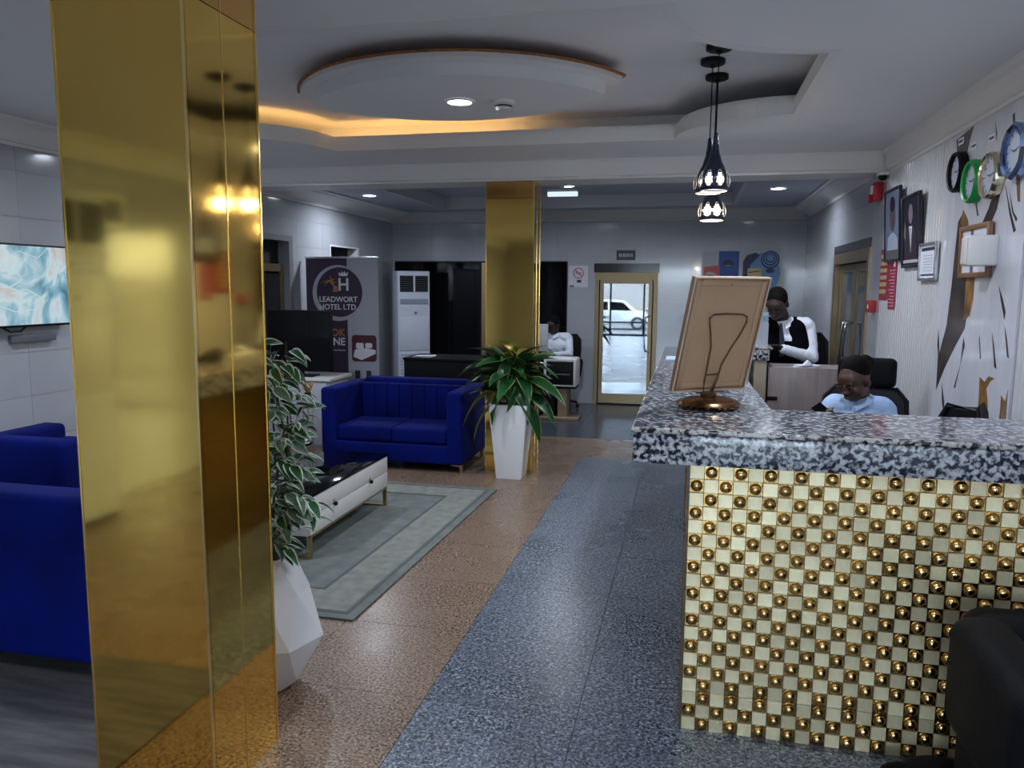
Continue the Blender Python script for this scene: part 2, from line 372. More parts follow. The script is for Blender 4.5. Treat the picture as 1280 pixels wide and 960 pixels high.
HB = [(-4.16, -1.65, .02, 1.95), (-1.27, -.43, 0, 1.92)]
wb = wall_with_holes('wall_back', 1, YB, YB + .15, XL - .2, XR + .2, 0, 2.9, HB)
tile_wall(wb, 1, YB, XL, XR, 0, 2.6, .6, .288, HB)
HL = [(7.05, 7.70, 0, 2.12), (8.62, 9.40, 1.2, 2.06)]
wl = wall_with_holes('wall_left', 0, XL - .15, XL, YF - .3, YB + .15, 0, 2.9, HL)
tile_wall(wl, 0, XL, 3.6, YB, 0, 2.6, .6, .288, HL, sgn=-1)
struct('wall_panel', MB().box(XL, XL + .006, YF, 3.598, 0, 2.6), wall_tile, wl)
HR = [(6.85, 8.45, 0, 2.02)]
wr = wall_with_holes('wall_right', 0, XR, XR + .15, YF - .3, YB + .15, 0, 2.9, HR)
tile_wall(wr, 0, XR, 6.46, YB, 0, 2.6, .6, .288, HR, sgn=1)
struct('wall_panel', MB().box(XR - .006, XR, YF, 2.4, 0, 2.6), wall_tile, wr)
def ribbed(y0, y1, z1):
    n = max(2, round((y1 - y0) / .05)); st = (y1 - y0 - .002) / n; poly = [(XR, y0 + .001)]
    for i in range(n):
        a = y0 + .001 + i * st; poly += [(XR - .002, a + st * .02), (XR - .010, a + st * .16), (XR - .010, a + st * .84), (XR - .002, a + st * .98)]
    poly.append((XR, y1 - .001))
    o = obj('wall_panel', MB().prism(poly, 0, z1), pvc, wr)
for i in range(7): ribbed(2.42 + .2 * i, 2.42 + .2 * i + .2, 2.5) if i < 7 else None
for i in range(7): ribbed(4.97 + .213 * i, 4.97 + .213 * (i + 1), 2.5)
# wall behind the camera with the glazed entrance that lets the daylight in
HF = [(-2.0, 1.1, 0, 2.3)]
wf = wall_with_holes('wall_front', 1, YF - .15, YF, XL - .2, XR + .2, 0, 2.9, HF)
for o_ in (wf,): o_.data.materials[0] = wall_tile
w2 = struct('window_1', MB().frame(-2.0, 1.1, 0, 2.3, YF - .1, YF - .04, .06).box(-1.0, -.94, YF - .1, YF - .04, .06, 2.24).box(.1, .16, YF - .1, YF - .04, .06, 2.24).box(-1.94, 1.04, YF - .1, YF - .04, .42, .47), blackp)
for a, bq in ((-1.94, -1.0), (-.94, .1), (.16, 1.04)): struct('pane', MB().box(a, bq, YF - .075, YF - .069, .06, 2.24), clearm, w2)
struct('ground', MB().box(-30, 30, -60, YF - .32, -.6, -.42), asphalt)
struct('ground_step', MB().box(-4.5, 2, -8.2, YF - .32, -.42, -.12), asphalt)
# ---- ceiling: main slab with the cut-out, the raised tray above it
RX0, RX1, RY0, RY1, RC = -3.42, .56, 3.07, 5.70, .70
def outline(off=0, n=10):
    x0, x1, y0, y1, r = RX0 - off, RX1 + off, RY0 - off, RY1 + off, RC
    p = []
    for cx, cy, a0 in ((x1, y0, 180), (x1, y1, 270), (x0, y1, 0), (x0, y0, 90)):
        seg = []
        for i in range(n + 1): t = math.radians(a0 - 90 * i / n); seg.append((cx + r * math.cos(t), cy + r * math.sin(t)))
        p.append(seg)
    return [q for s_ in p for q in s_]
bm = bmesh.new()
def edges_loop(pts, z):
    vs = [bm.verts.new((x, y, z)) for x, y in pts]; return [bm.edges.new((vs[i], vs[(i + 1) % len(vs)])) for i in range(len(vs))]
E1 = edges_loop([(XL, YF), (XR, YF), (XR, 6.5), (XL, 6.5)], ZC); E2 = edges_loop(outline(), ZC)
bmesh.ops.triangle_fill(bm, use_beauty=True, edges=E1 + E2)
inner_pts = outline(-.001)
def inside(x, y):
    if not (RX0 < x < RX1 and RY0 < y < RY1): return False
    return all(math.hypot(x - cx, y - cy) > RC for cx in (RX0, RX1) for cy in (RY0, RY1))
bmesh.ops.delete(bm, geom=[f for f in bm.faces if inside(*f.calc_center_median()[:2])], context='FACES')
me = bpy.data.meshes.new('ceiling'); bm.to_mesh(me); bm.free(); me.materials.append(white)
cl = bpy.data.objects.new('ceiling', me); C.objects.link(cl); cl['kind'] = 'structure'
m_ = cl.modifiers.new('thick', 'SOLIDIFY'); m_.thickness = .02; m_.offset = 0 
# lip round the opening (vertical white fascia, stepped), upper ceiling and its side walls
op = outline(); n_ = len(op)
def ring_prism(o1, o2, z0, z1): 
    mb = MB(); n = len(o1)
    mb.add([(x, y, z0) for x, y in o1] + [(x, y, z0) for x, y in o2] + [(x, y, z1) for x, y in o2] + [(x, y, z1) for x, y in o1],
           [(k * n + i, k * n + (i + 1) % n, ((k + 1) % 4) * n + (i + 1) % n, ((k + 1) % 4) * n + i) for k in range(4) for i in range(n)]); return mb
def offs(pts, d):
    out = []; n = len(pts)
    for i in range(n):
        a, b_, c = Vector(pts[i - 1]), Vector(pts[i]), Vector(pts[(i + 1) % n]); e1 = (b_ - a); e2 = (c - b_)
        n1 = Vector((e1.y, -e1.x)).normalized() if e1.length > 1e-6 else Vector((0, 0)); n2 = Vector((e2.y, -e2.x)).normalized()
        m = (n1 + n2); m = m / max(.35, m.length_squared / 2) if m.length > 1e-6 else n1
        out.append((b_.x + m.x * d, b_.y + m.y * d))
    return out
area2 = sum(op[i - 1][0] * op[i][1] - op[i][0] * op[i - 1][1] for i in range(n_)); sg = 1 if area2 > 0 else -1
struct('trim_1', ring_prism(offs(op, -.004 * sg), offs(op, .05 * sg), ZC - .012, ZC + .075), trimw)
struct('trim_2', ring_prism(offs(op, .018 * sg), offs(op, .068 * sg), ZC + .075, ZC + .10), trimw)
ZU = 2.86
struct('ceiling_upper', MB().box(XL, XR, 2.6, 6.3, ZU, ZU + .05), white)
struct('ceiling_upper_side', MB().box(XL, XR, 2.55, 2.6, ZC + .01, ZU + .05).box(XL, XR, 6.0, 6.05, ZC + .01, ZU), white)
# warm strip lying on the ceiling board behind the far left part of the lip
lp = offs(op, .09 * sg); strip_pts = [p for p in lp if p[1] > 4.95 and p[0] < -2.0]
strip_pts.sort(key=lambda p: p[0]); strip_pts += [(-1.8, RY1 + .09), (-1.35, RY1 + .09)]
ls = thing('led_strip', 'warm glowing light strip hidden behind the far left lip of the ceiling tray', 'light strip', (strip_pts[0][0], strip_pts[0][1], ZC + .012))
obj('strip', MB().tube([(x, y, ZC + .03) for x, y in strip_pts], .012, 6), warm, ls)
# leaf-shaped medallion hanging under the upper ceiling
def vesica(hx, hy, cx, cy, n=24):
    R_ = (hx * hx + hy * hy) / (2 * hy); a = math.asin(hx / R_); p = []
    for i in range(n): t = -a + 2 * a * i / n; p.append((cx + R_ * math.sin(t), cy - hy + R_ * (1 - math.cos(t))))
    for i in range(n): t = a - 2 * a * i / n; p.append((cx + R_ * math.sin(t), cy + hy - R_ * (1 - math.cos(t))))
    return p
md = struct('ceiling_medallion', MB().prism(vesica(.90, .56, -1.42, 4.60), 2.70, 2.765), white)
struct('medallion_board', MB().prism(vesica(1.0, .66, -1.42, 4.60), 2.765, 2.79), trimw, md)
struct('board_edge', MB().prism(vesica(1.02, .675, -1.42, 4.60), 2.79, 2.80), rawb, md)
struct('hanger_block', MB().prism(vesica(.75, .45, -1.42, 4.60), 2.80, ZU), white, md)
# cornices
CP = [(0, 2.455), (-.018, 2.455), (-.018, 2.475), (-.03, 2.48), (-.036, 2.50), (-.036, 2.585), (-.048, 2.60), (-.06, 2.61), (-.06, 2.64), (0, 2.64)]
struct('trim_3', MB().prism([(XR + x, z) for x, z in CP], YF, 6.40, axis=1), trimw)
struct('trim_4', MB().prism([(XL - x, z) for x, z in CP], YF, 6.40, axis=1), trimw)
# cross beam carried by the far pillar
bmw = struct('trim_5', MB().box(XL, XR, 6.42, 6.78, 2.495, ZC), trimw)
struct('beam_moulding', MB().box(XL, XR - .06, 6.405, 6.42, 2.47, 2.487).box(XL, XR - .06, 6.412, 6.42, 2.495, 2.61).box(XL, XR, 6.42, 6.78, 2.475, 2.495), trimw, bmw)
# far room ceiling with a shallow recessed tray
ZF = 2.62
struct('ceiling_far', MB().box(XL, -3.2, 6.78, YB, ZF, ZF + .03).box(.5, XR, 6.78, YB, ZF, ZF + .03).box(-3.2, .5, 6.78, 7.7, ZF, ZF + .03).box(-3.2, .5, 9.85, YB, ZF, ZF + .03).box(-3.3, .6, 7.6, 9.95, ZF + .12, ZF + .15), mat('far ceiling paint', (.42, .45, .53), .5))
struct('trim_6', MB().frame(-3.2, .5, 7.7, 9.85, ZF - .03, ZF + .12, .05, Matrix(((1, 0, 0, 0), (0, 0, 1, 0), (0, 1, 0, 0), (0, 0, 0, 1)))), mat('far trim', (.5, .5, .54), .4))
CF = [(0, 2.49), (-.02, 2.49), (-.03, 2.52), (-.05, 2.53), (-.16, 2.585), (-.17, 2.60), (-.2, 2.60), (-.2, 2.62), (0, 2.62)]
struct('trim_7', MB().prism([(XR + x, z) for x, z in CF], 6.78, YB, axis=1), trimw)
struct('trim_8', MB().prism([(XL - x * 1.6, z) for x, z in CF], 6.78, YB, axis=1), trimw)
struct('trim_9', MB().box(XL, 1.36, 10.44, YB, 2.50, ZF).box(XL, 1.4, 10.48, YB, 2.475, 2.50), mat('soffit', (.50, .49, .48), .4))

# ---- back wall openings
M1 = MB().frame(-4.16, -1.65, .02, 1.95, YB - .01, YB + .06, .02).box(-2.895, -2.865, YB - .015, YB + .06, .04, 1.93)
w3 = struct('window_2', M1, blackp)
struct('mullion', MB().box(-2.865, -2.81, YB - .02, YB + .06, .04, 1.93), brass, w3)
for a, bq in ((-4.14, -2.895), (-2.81, -1.67)): struct('pane', MB().box(a, bq, YB + .02, YB + .03, .04, 1.93), blk, w3)
d1 = struct('door_1', MB().frame(-1.27, -.43, 0, 1.80, YB - .02, YB + .06, .055, bottom=False).box(-1.215, -.485, YB - .02, YB + .06, 1.70, 1.745), doorgold)
struct('transom_bar', MB().box(-1.285, -.415, YB - .03, YB + .1, 1.80, 1.92), mat('dark transom', (.05, .05, .055), .15, .3), d1)
struct('door_leaf', MB().frame(-1.20, -.50, .02, 1.70, YB - .01, YB + .04, .05).box(-1.15, -.55, YB - .01, YB + .04, .07, .15), doorgold, d1)
struct('pane', MB().box(-.30, .30, -.004, .004, .15, 1.65, Matrix.Translation((-.85, YB + .016, 0)) @ Matrix.Rotation(math.radians(3.0), 4, 'Z')), glassm, d1)
h_ = MB().tube([(-.525, YB - .01, 1.22), (-.575, YB - .055, 1.20), (-.585, YB - .06, 1.12), (-.585, YB - .06, .82), (-.575, YB - .055, .75), (-.525, YB - .01, .73)], .011)
struct('door_handle', h_, chrome, d1, smooth=True)
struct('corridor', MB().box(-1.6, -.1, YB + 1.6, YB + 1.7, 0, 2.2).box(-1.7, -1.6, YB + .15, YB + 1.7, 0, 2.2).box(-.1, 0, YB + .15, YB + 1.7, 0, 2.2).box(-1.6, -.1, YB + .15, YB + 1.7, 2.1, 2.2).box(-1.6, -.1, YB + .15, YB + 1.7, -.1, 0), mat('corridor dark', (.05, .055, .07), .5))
# ---- right wall glass door
d2 = struct('door_2', MB().box(XR - .02, XR + .1, 6.85, 6.93, 0, 1.94).box(XR - .02, XR + .1, 8.37, 8.45, 0, 1.94).box(XR - .02, XR + .1, 6.93, 8.37, 1.84, 1.94), doorgold)
struct('transom_bar', MB().box(XR - .02, XR + .1, 6.85, 8.45, 1.94, 2.02), mat('dark transom', (.05, .05, .055), .15, .3), d2)
for y0, y1 in ((6.94, 7.64), (7.66, 8.36)):
    M_ = Matrix(((0, 1, 0, XR + .03), (1, 0, 0, 0), (0, 0, 1, 0), (0, 0, 0, 1)))
    lf = struct('door_leaf', MB().frame(y0, y1, .02, 1.83, 0, .04, .07, M_), doorgold, d2)
    struct('pane', MB().box(XR + .045, XR + .052, y0 + .07, y1 - .07, .09, 1.76), mat('grey door glass', (.05, .065, .08), .08), d2)
for y in (7.58, 7.72): struct('door_handle', MB().tube([(XR + .03, y, 1.30), (XR - .03, y, 1.29), (XR - .04, y, 1.22), (XR - .04, y, .92), (XR - .03, y, .85), (XR + .03, y, .84)], .013), chrome, d2, smooth=True)
struct('jamb_lining', MB().box(XR + .1, XR + .149, 6.85, 8.45, 0, 2.02), dark, d2)
# ---- left wall dark doorway and dark high opening
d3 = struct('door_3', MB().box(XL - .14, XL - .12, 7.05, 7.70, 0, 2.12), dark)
struct('door_jamb', MB().box(XL - .12, XL + .012, 7.62, 7.70, 0, 2.12).box(XL - .12, XL + .012, 7.05, 7.10, 0, 2.12).box(XL - .12, XL + .012, 7.10, 7.62, 2.06, 2.12), mat('grey jamb', (.22, .23, .25), .4), d3)
struct('door_leaf', MB().box(XL - .11, XL - .07, 7.10, 7.62, .01, 1.72), mat('dark door leaf', (.012, .012, .014), .3), d3)
struct('door_frame', MB().box(XL - .07, XL - .05, 7.12, 7.17, .01, 1.82).box(XL - .07, XL - .05, 7.55, 7.60, .01, 1.82).box(XL - .07, XL - .05, 7.17, 7.55, 1.74, 1.82), doorgold, d3)
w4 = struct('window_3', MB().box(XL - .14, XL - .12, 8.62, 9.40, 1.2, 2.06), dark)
struct('window_jamb', MB().box(XL - .12, XL + .012, 9.36, 9.42, 1.2, 2.08).box(XL - .12, XL + .008, 8.62, 9.36, 2.06, 2.08).box(XL - .12, XL + .008, 8.6, 8.62, 1.2, 2.08), trimw, w4)

# ================================================================ PILLARS
def pillar(label, x0, x1, y0, y1, z1, seam, mat_top, ys=None):
    t = thing('gold_pillar', label, 'pillar', ((x0 + x1) / 2, (y0 + y1) / 2, 0)); e = .004
    g = .0015
    def sheet(name, a, b_, c, d, z0, z2, m): obj(name, MB().box(a, b_, c, d, z0, z2), m, t, bevel=.002)
    obj('core', MB().box(x0 + .012, x1 - .012, y0 + .012, y1 - .012, 0, z1), dark, t)
    for z0, z2, m in ((0.0, seam - g, gold), (seam + g, z1, mat_top)):
        obj('sheet', MB().box(x0, x1, y0, y0 + .012, z0, z2), m, t)
        obj('sheet', MB().box(x0, x1, y1 - .012, y1, z0, z2), m, t)
        obj('sheet', MB().box(x0, x0 + .012, y0 + .012 + g, y1 - .012 - g, z0, z2), m, t)
        ym = ys or (y0 + y1) / 2
        obj('sheet', MB().box(x1 - .012, x1, y0 + .012 + g, ym - g, z0, z2), m, t)
        obj('sheet', MB().box(x1 - .012, x1, ym + g, y1 - .012 - g, z0, z2), m, t)
    obj('corner_trim', MB().box(x1 - .003, x1 + .0025, y0 - .0025, y0 + .003, 0, z1), goldedge, t)
    obj('corner_trim', MB().box(x0 - .0025, x0 + .003, y0 - .0025, y0 + .003, 0, z1), goldedge, t)
    obj('corner_trim', MB().box(x1 - .003, x1 + .0025, y1 - .003, y1 + .0025, 0, z1), goldedge, t)
    obj('seam_trim', MB().box(x1 - .003, x1 + .002, ym - .0015, ym + .0015, 0, z1), goldedge, t)
    return t
pillar('huge mirror-gold pillar in the left foreground beside the blue armchair', -1.785, -1.37, 1.946, 2.315, ZC - .012, 2.39, gold2, 2.126)
pillar('far gold pillar under the ceiling beam behind the square white planter', -1.707, -1.294, 6.44, 6.72, 2.474, 2.33, gold2, 6.58)

# ================================================================ RECEPTION COUNTER
ct = thing('reception_counter', 'L-shaped reception counter faced with gold chequered dome tiles', 'counter', (.02, 2.74, 0))
P = 1.383 / 28; PZ = .985 / 20
obj('carcass', MB().box(.03, 1.41, 2.75, 3.20, 0, .985).box(.03, .30, 3.20, 6.5, 0, .985), mat('tile bedding', (.16, .11, .06), .6), ct)
g = .0011
fm = mesh(MB().box(g, P - g, -.012, 0, g, PZ - g), 'flat_tile', goldflat)
k = MB().box(g, P - g, -.008, 0, g, PZ - g); cxx, czz = P / 2, PZ / 2
rings = []
for q in range(7):
    a = PI / 2 * q / 6; r = .0205 * math.cos(a) + .0006; y = -.008 - .017 * math.sin(a)
    rings.append([(cxx + r * math.cos(2 * PI * i / 16), y, czz + r * math.sin(2 * PI * i / 16)) for i in range(16)])
k.loft(rings)
dm = mesh(k, 'domed_tile', golddome, True, 60)
for row in range(20):
    for col in range(28):
        off = 1 if row in (0, 2, 4, 6, 8, 10, 12, 14, 16, 17, 19) else 0
        dome = (col % 2) == off
        if row == 17: dome = (col % 2) == 1
        o = bpy.data.objects.new('domed_tile' if dome else 'flat_tile', dm if dome else fm); C.objects.link(o); o.parent = ct
        o.location = (col * P, 0.0, .985 - (row + 1) * PZ)
# left flank of the same mosaic, seen edge on
mb = MB()
for row in range(20):
    for col in range(70):
        y = 2.752 + col * .0535; z = .985 - (row + 1) * PZ
        mb.box(.02, .03, y + .001, y + .0525, z + .001, z + PZ - .001)
        if (row + col) % 2: mb.ell((.022, y + .0267, z + PZ / 2), (.014, .02, .02), None, 6, 4)
obj('side_mosaic', mb, golddome, ct, kind='stuff')
obj('corner_strip', MB().box(.012, .0205, 2.722, 2.752, 0, .985), mat('dark edge strip', (.08, .06, .04), .4), ct)
tops = thing('counter_top', 'polished black and white granite worktop lying on the gold tiled counter', 'worktop', (-.18, 2.70, .985))
obj('slab', MB().prism([(-.18, 2.71), (XR - .012, 2.71), (XR - .012, 3.25), (.336, 3.25), (.306, 4.6), (.306, 6.56), (-.19, 6.56)], .987, 1.094), granite, tops, bevel=.003)
obj('slab_lip', MB().prism([(-.187, 2.703), (XR - .012, 2.703), (XR - .012, 3.25), (.338, 3.25), (.308, 4.6), (.308, 6.565), (-.197, 6.565)], 1.095, 1.113), granite_e, tops, bevel=.004)
obj('polished_top', MB().prism([(-.180, 2.712), (XR - .016, 2.712), (XR - .016, 3.246), (.330, 3.246), (.300, 4.6), (.300, 6.556), (-.188, 6.556)], 1.1131, 1.1145), granite_t, tops)

# photo frame seen from behind on its bronze easel
u = Vector((math.cos(.5875), math.sin(.5875), 0)); nn = Vector((-math.sin(.5875), math.cos(.5875), 0)); up = (-nn * math.sin(.2926) + Vector((0, 0, math.cos(.2926)))).normalized()
nz = u.cross(up).normalized()                     # out of the back, towards the camera side
B = Vector((.0877, 3.3, 1.1778)); W2 = .1784; HH = .4843
if nz.y > 0: nz = -nz
MF = Matrix(((u.x, -nz.x, up.x, B.x), (u.y, -nz.y, up.y, B.y), (u.z, -nz.z, up.z, B.z), (0, 0, 0, 1)))
t = thing('picture_frame', 'brown-backed picture frame turned away on a wire easel upon the counter', 'picture frame', (.0877, 3.3, 1.178))
obj('moulding', MB().frame(-W2, W2, 0, HH, 0, .022, .016, MF).frame(-W2 + .004, W2 - .004, .004, HH - .004, .022, .030, .03, MF), kraftd, t, bevel=.001)
obj('backing_board', MB().box(-W2 + .016, W2 - .016, .006, .012, .016, HH - .016, MF), kraft, t)
obj('rim', MB().frame(-W2 - .001, W2 + .001, -.001, HH + .001, -.003, .001, .006, MF), mat('pale frame rim', (.62, .50, .38), .6), t)
obj('tape_border', MB().frame(-W2 + .007, W2 - .007, .007, HH - .007, .000, .007, .028, MF), kraft, t, bevel=.003)
obj('hanger', MB().prism(disc(0, HH - .028, .006, n=10), .000, -.004, axis=1, M=MF), brass, t)
obj('picture', MB().box(-W2 + .02, W2 - .02, .018, .021, .02, HH - .02, MF), pgrey, t)
t = thing('easel', 'antique bronze wire easel on a round burnished base, holding the picture frame', 'easel', (.0877, 3.26, 1.1145))
bc = (.085, 3.245, 1.1145)
obj('base', MB().lathe([(.105, 0), (.125, .006), (.130, .016), (.118, .030), (.085, .040), (.040, .046), (.02, .052)], bc, 40), bronze, t, smooth=True)
obj('cap', MB().lathe([(.03, .046), (.034, .056), (.02, .062)], bc, 20), wire_m, t, smooth=True)
def fp(x, z, d=-.008): return tuple(MF @ Vector((x, d, z)))
wpts = [(bc[0] - .02, bc[1], bc[2] + .055), fp(-.035, -.005, -.012), fp(-.040, .045, -.012), fp(-.040, .13), fp(-.043, .20), fp(-.062, .265), fp(-.075, .30), fp(-.078, .322), fp(-.06, .335), fp(.0, .338), fp(.075, .335), fp(.098, .325), fp(.102, .30), fp(.085, .25), fp(.055, .19), fp(.028, .12), fp(.018, .05, -.012), fp(.01, 0, -.012), (bc[0] + .02, bc[1], bc[2] + .055)]
obj('wire_loop', MB().tube(wpts, .0042, 8), wire_m, t, smooth=True)
obj('cross_wire', MB().tube([fp(-.040, .075, -.012), fp(.022, .078, -.012)], .004, 8), wire_m, t, smooth=True)
obj('cross_wire', MB().tube([fp(-.002, .005, -.014), fp(.020, .075, -.014)], .004, 8), wire_m, t, smooth=True)
obj('ledge', MB().tube([fp(-.06, -.004, .035), fp(-.06, -.006, -.004), fp(.07, -.006, -.004), fp(.07, -.004, .035)], .0035, 8), wire_m, t, smooth=True)

# papers near the far end of the counter
tag(obj('paper', MB().box(-.15, .02, 5.35, 5.62, 1.1146, 1.118), mat('pale blue paper', (.45, .62, .85), .6), None), 'pale blue sheet of paper lying on the far left of the granite worktop', 'paper')
mb = MB()
for i, (dx, dy, rz) in enumerate(((0, 0, .2), (.01, .01, -.1), (-.005, .02, .35))):
    mb.box(-.06, .06, -.09, .09, i * .008, i * .008 + .004, Matrix.Translation((.235 + dx, 4.72 + dy, 1.1146)) @ Matrix.Rotation(rz, 4, 'Z'))
tag(obj('paper_stack', mb, lilac), 'small untidy pile of white papers on the worktop right behind the picture frame', 'paper')
t = thing('desk_phone', 'dark desk telephone on the inner edge of the worktop behind the frame', 'telephone', (.25, 4.36, 1.1146))
obj('body', MB().prism([(4.25, 1.1146), (4.46, 1.1146), (4.46, 1.165), (4.25, 1.13)], .20, .30, axis=0), blackp, t, bevel=.004)
obj('handset', MB().tube([(.225, 4.27, 1.145), (.22, 4.30, 1.165), (.22, 4.40, 1.185), (.225, 4.44, 1.18)], [.018, .013, .013, .018], 10), blackp, t, smooth=True)
# transverse end of the desk
t = thing('side_desk', 'grey wood-grain desk panel with black lock standing behind the seated woman', 'desk', (.75, 5.5, 0))
obj('front_panel', MB().box(.535, 1.05, 5.50, 5.53, .02, 1.07), oakm, t, bevel=.002)
obj('edge_strip', MB().box(.525, .535, 5.495, 5.53, .02, 1.07), blackp, t)
obj('desk_top', MB().box(.545, 1.05, 5.53, 5.86, 1.03, 1.065), oakm, t)
obj('end_panel', MB().box(1.02, 1.05, 5.53, 5.86, 0, 1.03), oakm, t)
obj('lock', MB().box(.535, .60, 5.488, 5.50, .845, .87), blackp, t, bevel=.003)
t = thing('granite_shelf', 'short thick granite shelf end on a beige post in front of the standing man', 'shelf', (.45, 5.5, 0))
obj('slab', MB().box(.325, .535, 5.48, 5.86, 1.115, 1.195), granite, t, bevel=.003)
obj('slab_top', MB().box(.32, .555, 5.47, 5.86, 1.196, 1.204), granite_e, t)
obj('post', MB().box(.44, .522, 5.50, 5.9, 0, 1.113), beige, t)
mb = MB()
for i in range(3): mb.box(-.07, .07, -.05, .05, i * .006, i * .006 + .003, Matrix.Translation((.78 + i * .01, 5.62, 1.066)) @ Matrix.Rotation(.3 * i - .2, 4, 'Z'))
mb.prism([(-.03, 0), (.03, 0), (.0, .03)], -.04, .04, axis=1, M=Matrix.Translation((.80, 5.60, 1.084)))
tag(obj('paper', mb, lilac), 'crumpled white papers lying on the grey wood desk beside the standing man', 'paper')
t = thing('card_stand', 'clear acrylic stand with pale blue leaflets on the short granite shelf', 'leaflet stand', (.45, 5.56, 1.204))
obj('holder', MB().box(.385, .525, 5.53, 5.535, 1.204, 1.37).box(.385, .525, 5.51, 5.60, 1.204, 1.209).box(.385, .525, 5.57, 5.575, 1.204, 1.44), mat('acrylic', (.6, .66, .74), .1, alpha=.45), t)
obj('leaflet', MB().box(.395, .455, 5.54, 5.56, 1.21, 1.35), mat('leaflet pale', (.55, .62, .74), .4), t)
obj('leaflet', MB().box(.46, .52, 5.54, 5.56, 1.21, 1.42), mat('leaflet blue', (.20, .30, .46), .4), t)

# ================================================================ CEILING LIGHTS
def downlight(x, y, z, label, r=.075, power=None):
    t = thing('ceiling_light', label, 'ceiling light', (x, y, z), 'round recessed ceiling lights')
    obj('rim', MB().loft([[(x + q * math.cos(2 * PI * i / 28), y + q * math.sin(2 * PI * i / 28), zz) for i in range(28)] for q, zz in ((r * .9, z - .002), (r * 1.0, z - .010), (r * 1.18, z - .008), (r * 1.22, z - .0005))], False), trimw, t, smooth=True)
    obj('diffuser', MB().lathe([(r * .93, -.007), (r * .93, -.003)], (x, y, z), 28), led, t)
    la = bpy.data.lights.new('downlight', 'AREA'); la.shape = 'DISK'; la.size = r * 1.8; la.energy = power or LAMP; la.color = (.80, .88, 1); la.spread = math.radians(165)
    lo = bpy.data.objects.new('downlight', la); C.objects.link(lo); lo.parent = t; lo.location = (0, 0, -.012)
    return t
downlight(.374, 3.358, ZC, 'round downlight above the counter at the top right, nearest and largest')
downlight(.408, 5.503, ZC, 'round downlight between the pendant lamps and the ceiling beam')
downlight(-3.078, 3.116, ZC, 'round downlight at the upper left corner, left of the near gold pillar')
downlight(-3.209, 5.464, ZC, 'small downlight glinting just right of the near gold pillar edge')
downlight(-1.39, 4.62, 2.70, 'round downlight in the middle of the leaf-shaped ceiling medallion')
downlight(-3.6, 8.41, ZF, 'left downlight in the far room above the roll-up banner')
downlight(-1.40, 8.9, ZF - 0.0 + .12, 'dazzling downlight in the far room right of the far gold pillar', power=LAMP)
downlight(.835, 8.49, ZF, 'right downlight in the far room near the wall above the standing man')
for x, y, lb in ((-1.2, .9, 'added unseen downlight between the near gold pillar and the camera side of the lobby'), (.4, .9, 'added unseen downlight over the floor in front of the gold counter'), (-3.0, -2.2, 'added unseen downlight near the standing air conditioner by the entrance'), (-.9, -2.2, 'added unseen downlight just inside the glazed street entrance')): downlight(x, y, ZC, lb, power=LAMP * (.4 if x < -2 else .8))  # unseen downlights added to brighten the near half of the lobby
# smoke detectors, emergency light
def detector(x, y, z, label, s=1):
    t = thing('smoke_detector', label, 'smoke detector', (x, y, z))
    obj('base', MB().lathe([(.052 * s, 0), (.052 * s, -.014 * s), (.046 * s, -.018 * s)][::-1], (x, y, z), 24), trimw, t, smooth=True)
    obj('head', MB().lathe([(.040 * s, -.018 * s), (.040 * s, -.034 * s), (.030 * s, -.044 * s), (.012 * s, -.047 * s)][::-1], (x, y, z), 24), wlac, t, smooth=True)
    obj('vent', MB().lathe([(.0415 * s, -.031 * s), (.0415 * s, -.024 * s)], (x, y, z), 24), blackp, t)
detector(-1.13, 4.66, 2.70, 'white smoke detector on the ceiling medallion beside its downlight', 1.25)
detector(-1.02, 8.55, ZF + .12, 'small smoke detector on the far room ceiling beside the emergency light')
t = thing('emergency_light', 'flat glowing emergency light fitting hung under the far room ceiling', 'emergency light', (-1.37, 8.3, ZF))
obj('housing', MB().box(-1.52, -1.20, 8.28, 8.32, 2.60, 2.625).box(-1.38, -1.34, 8.29, 8.31, 2.625, ZF + .12), trimw, t, bevel=.003)
obj('lens', MB().box(-1.52, -1.20, 8.275, 8.325, 2.555, 2.60), emis('emergency lens', (.70, .85, .95), 1.0), t, bevel=.004)

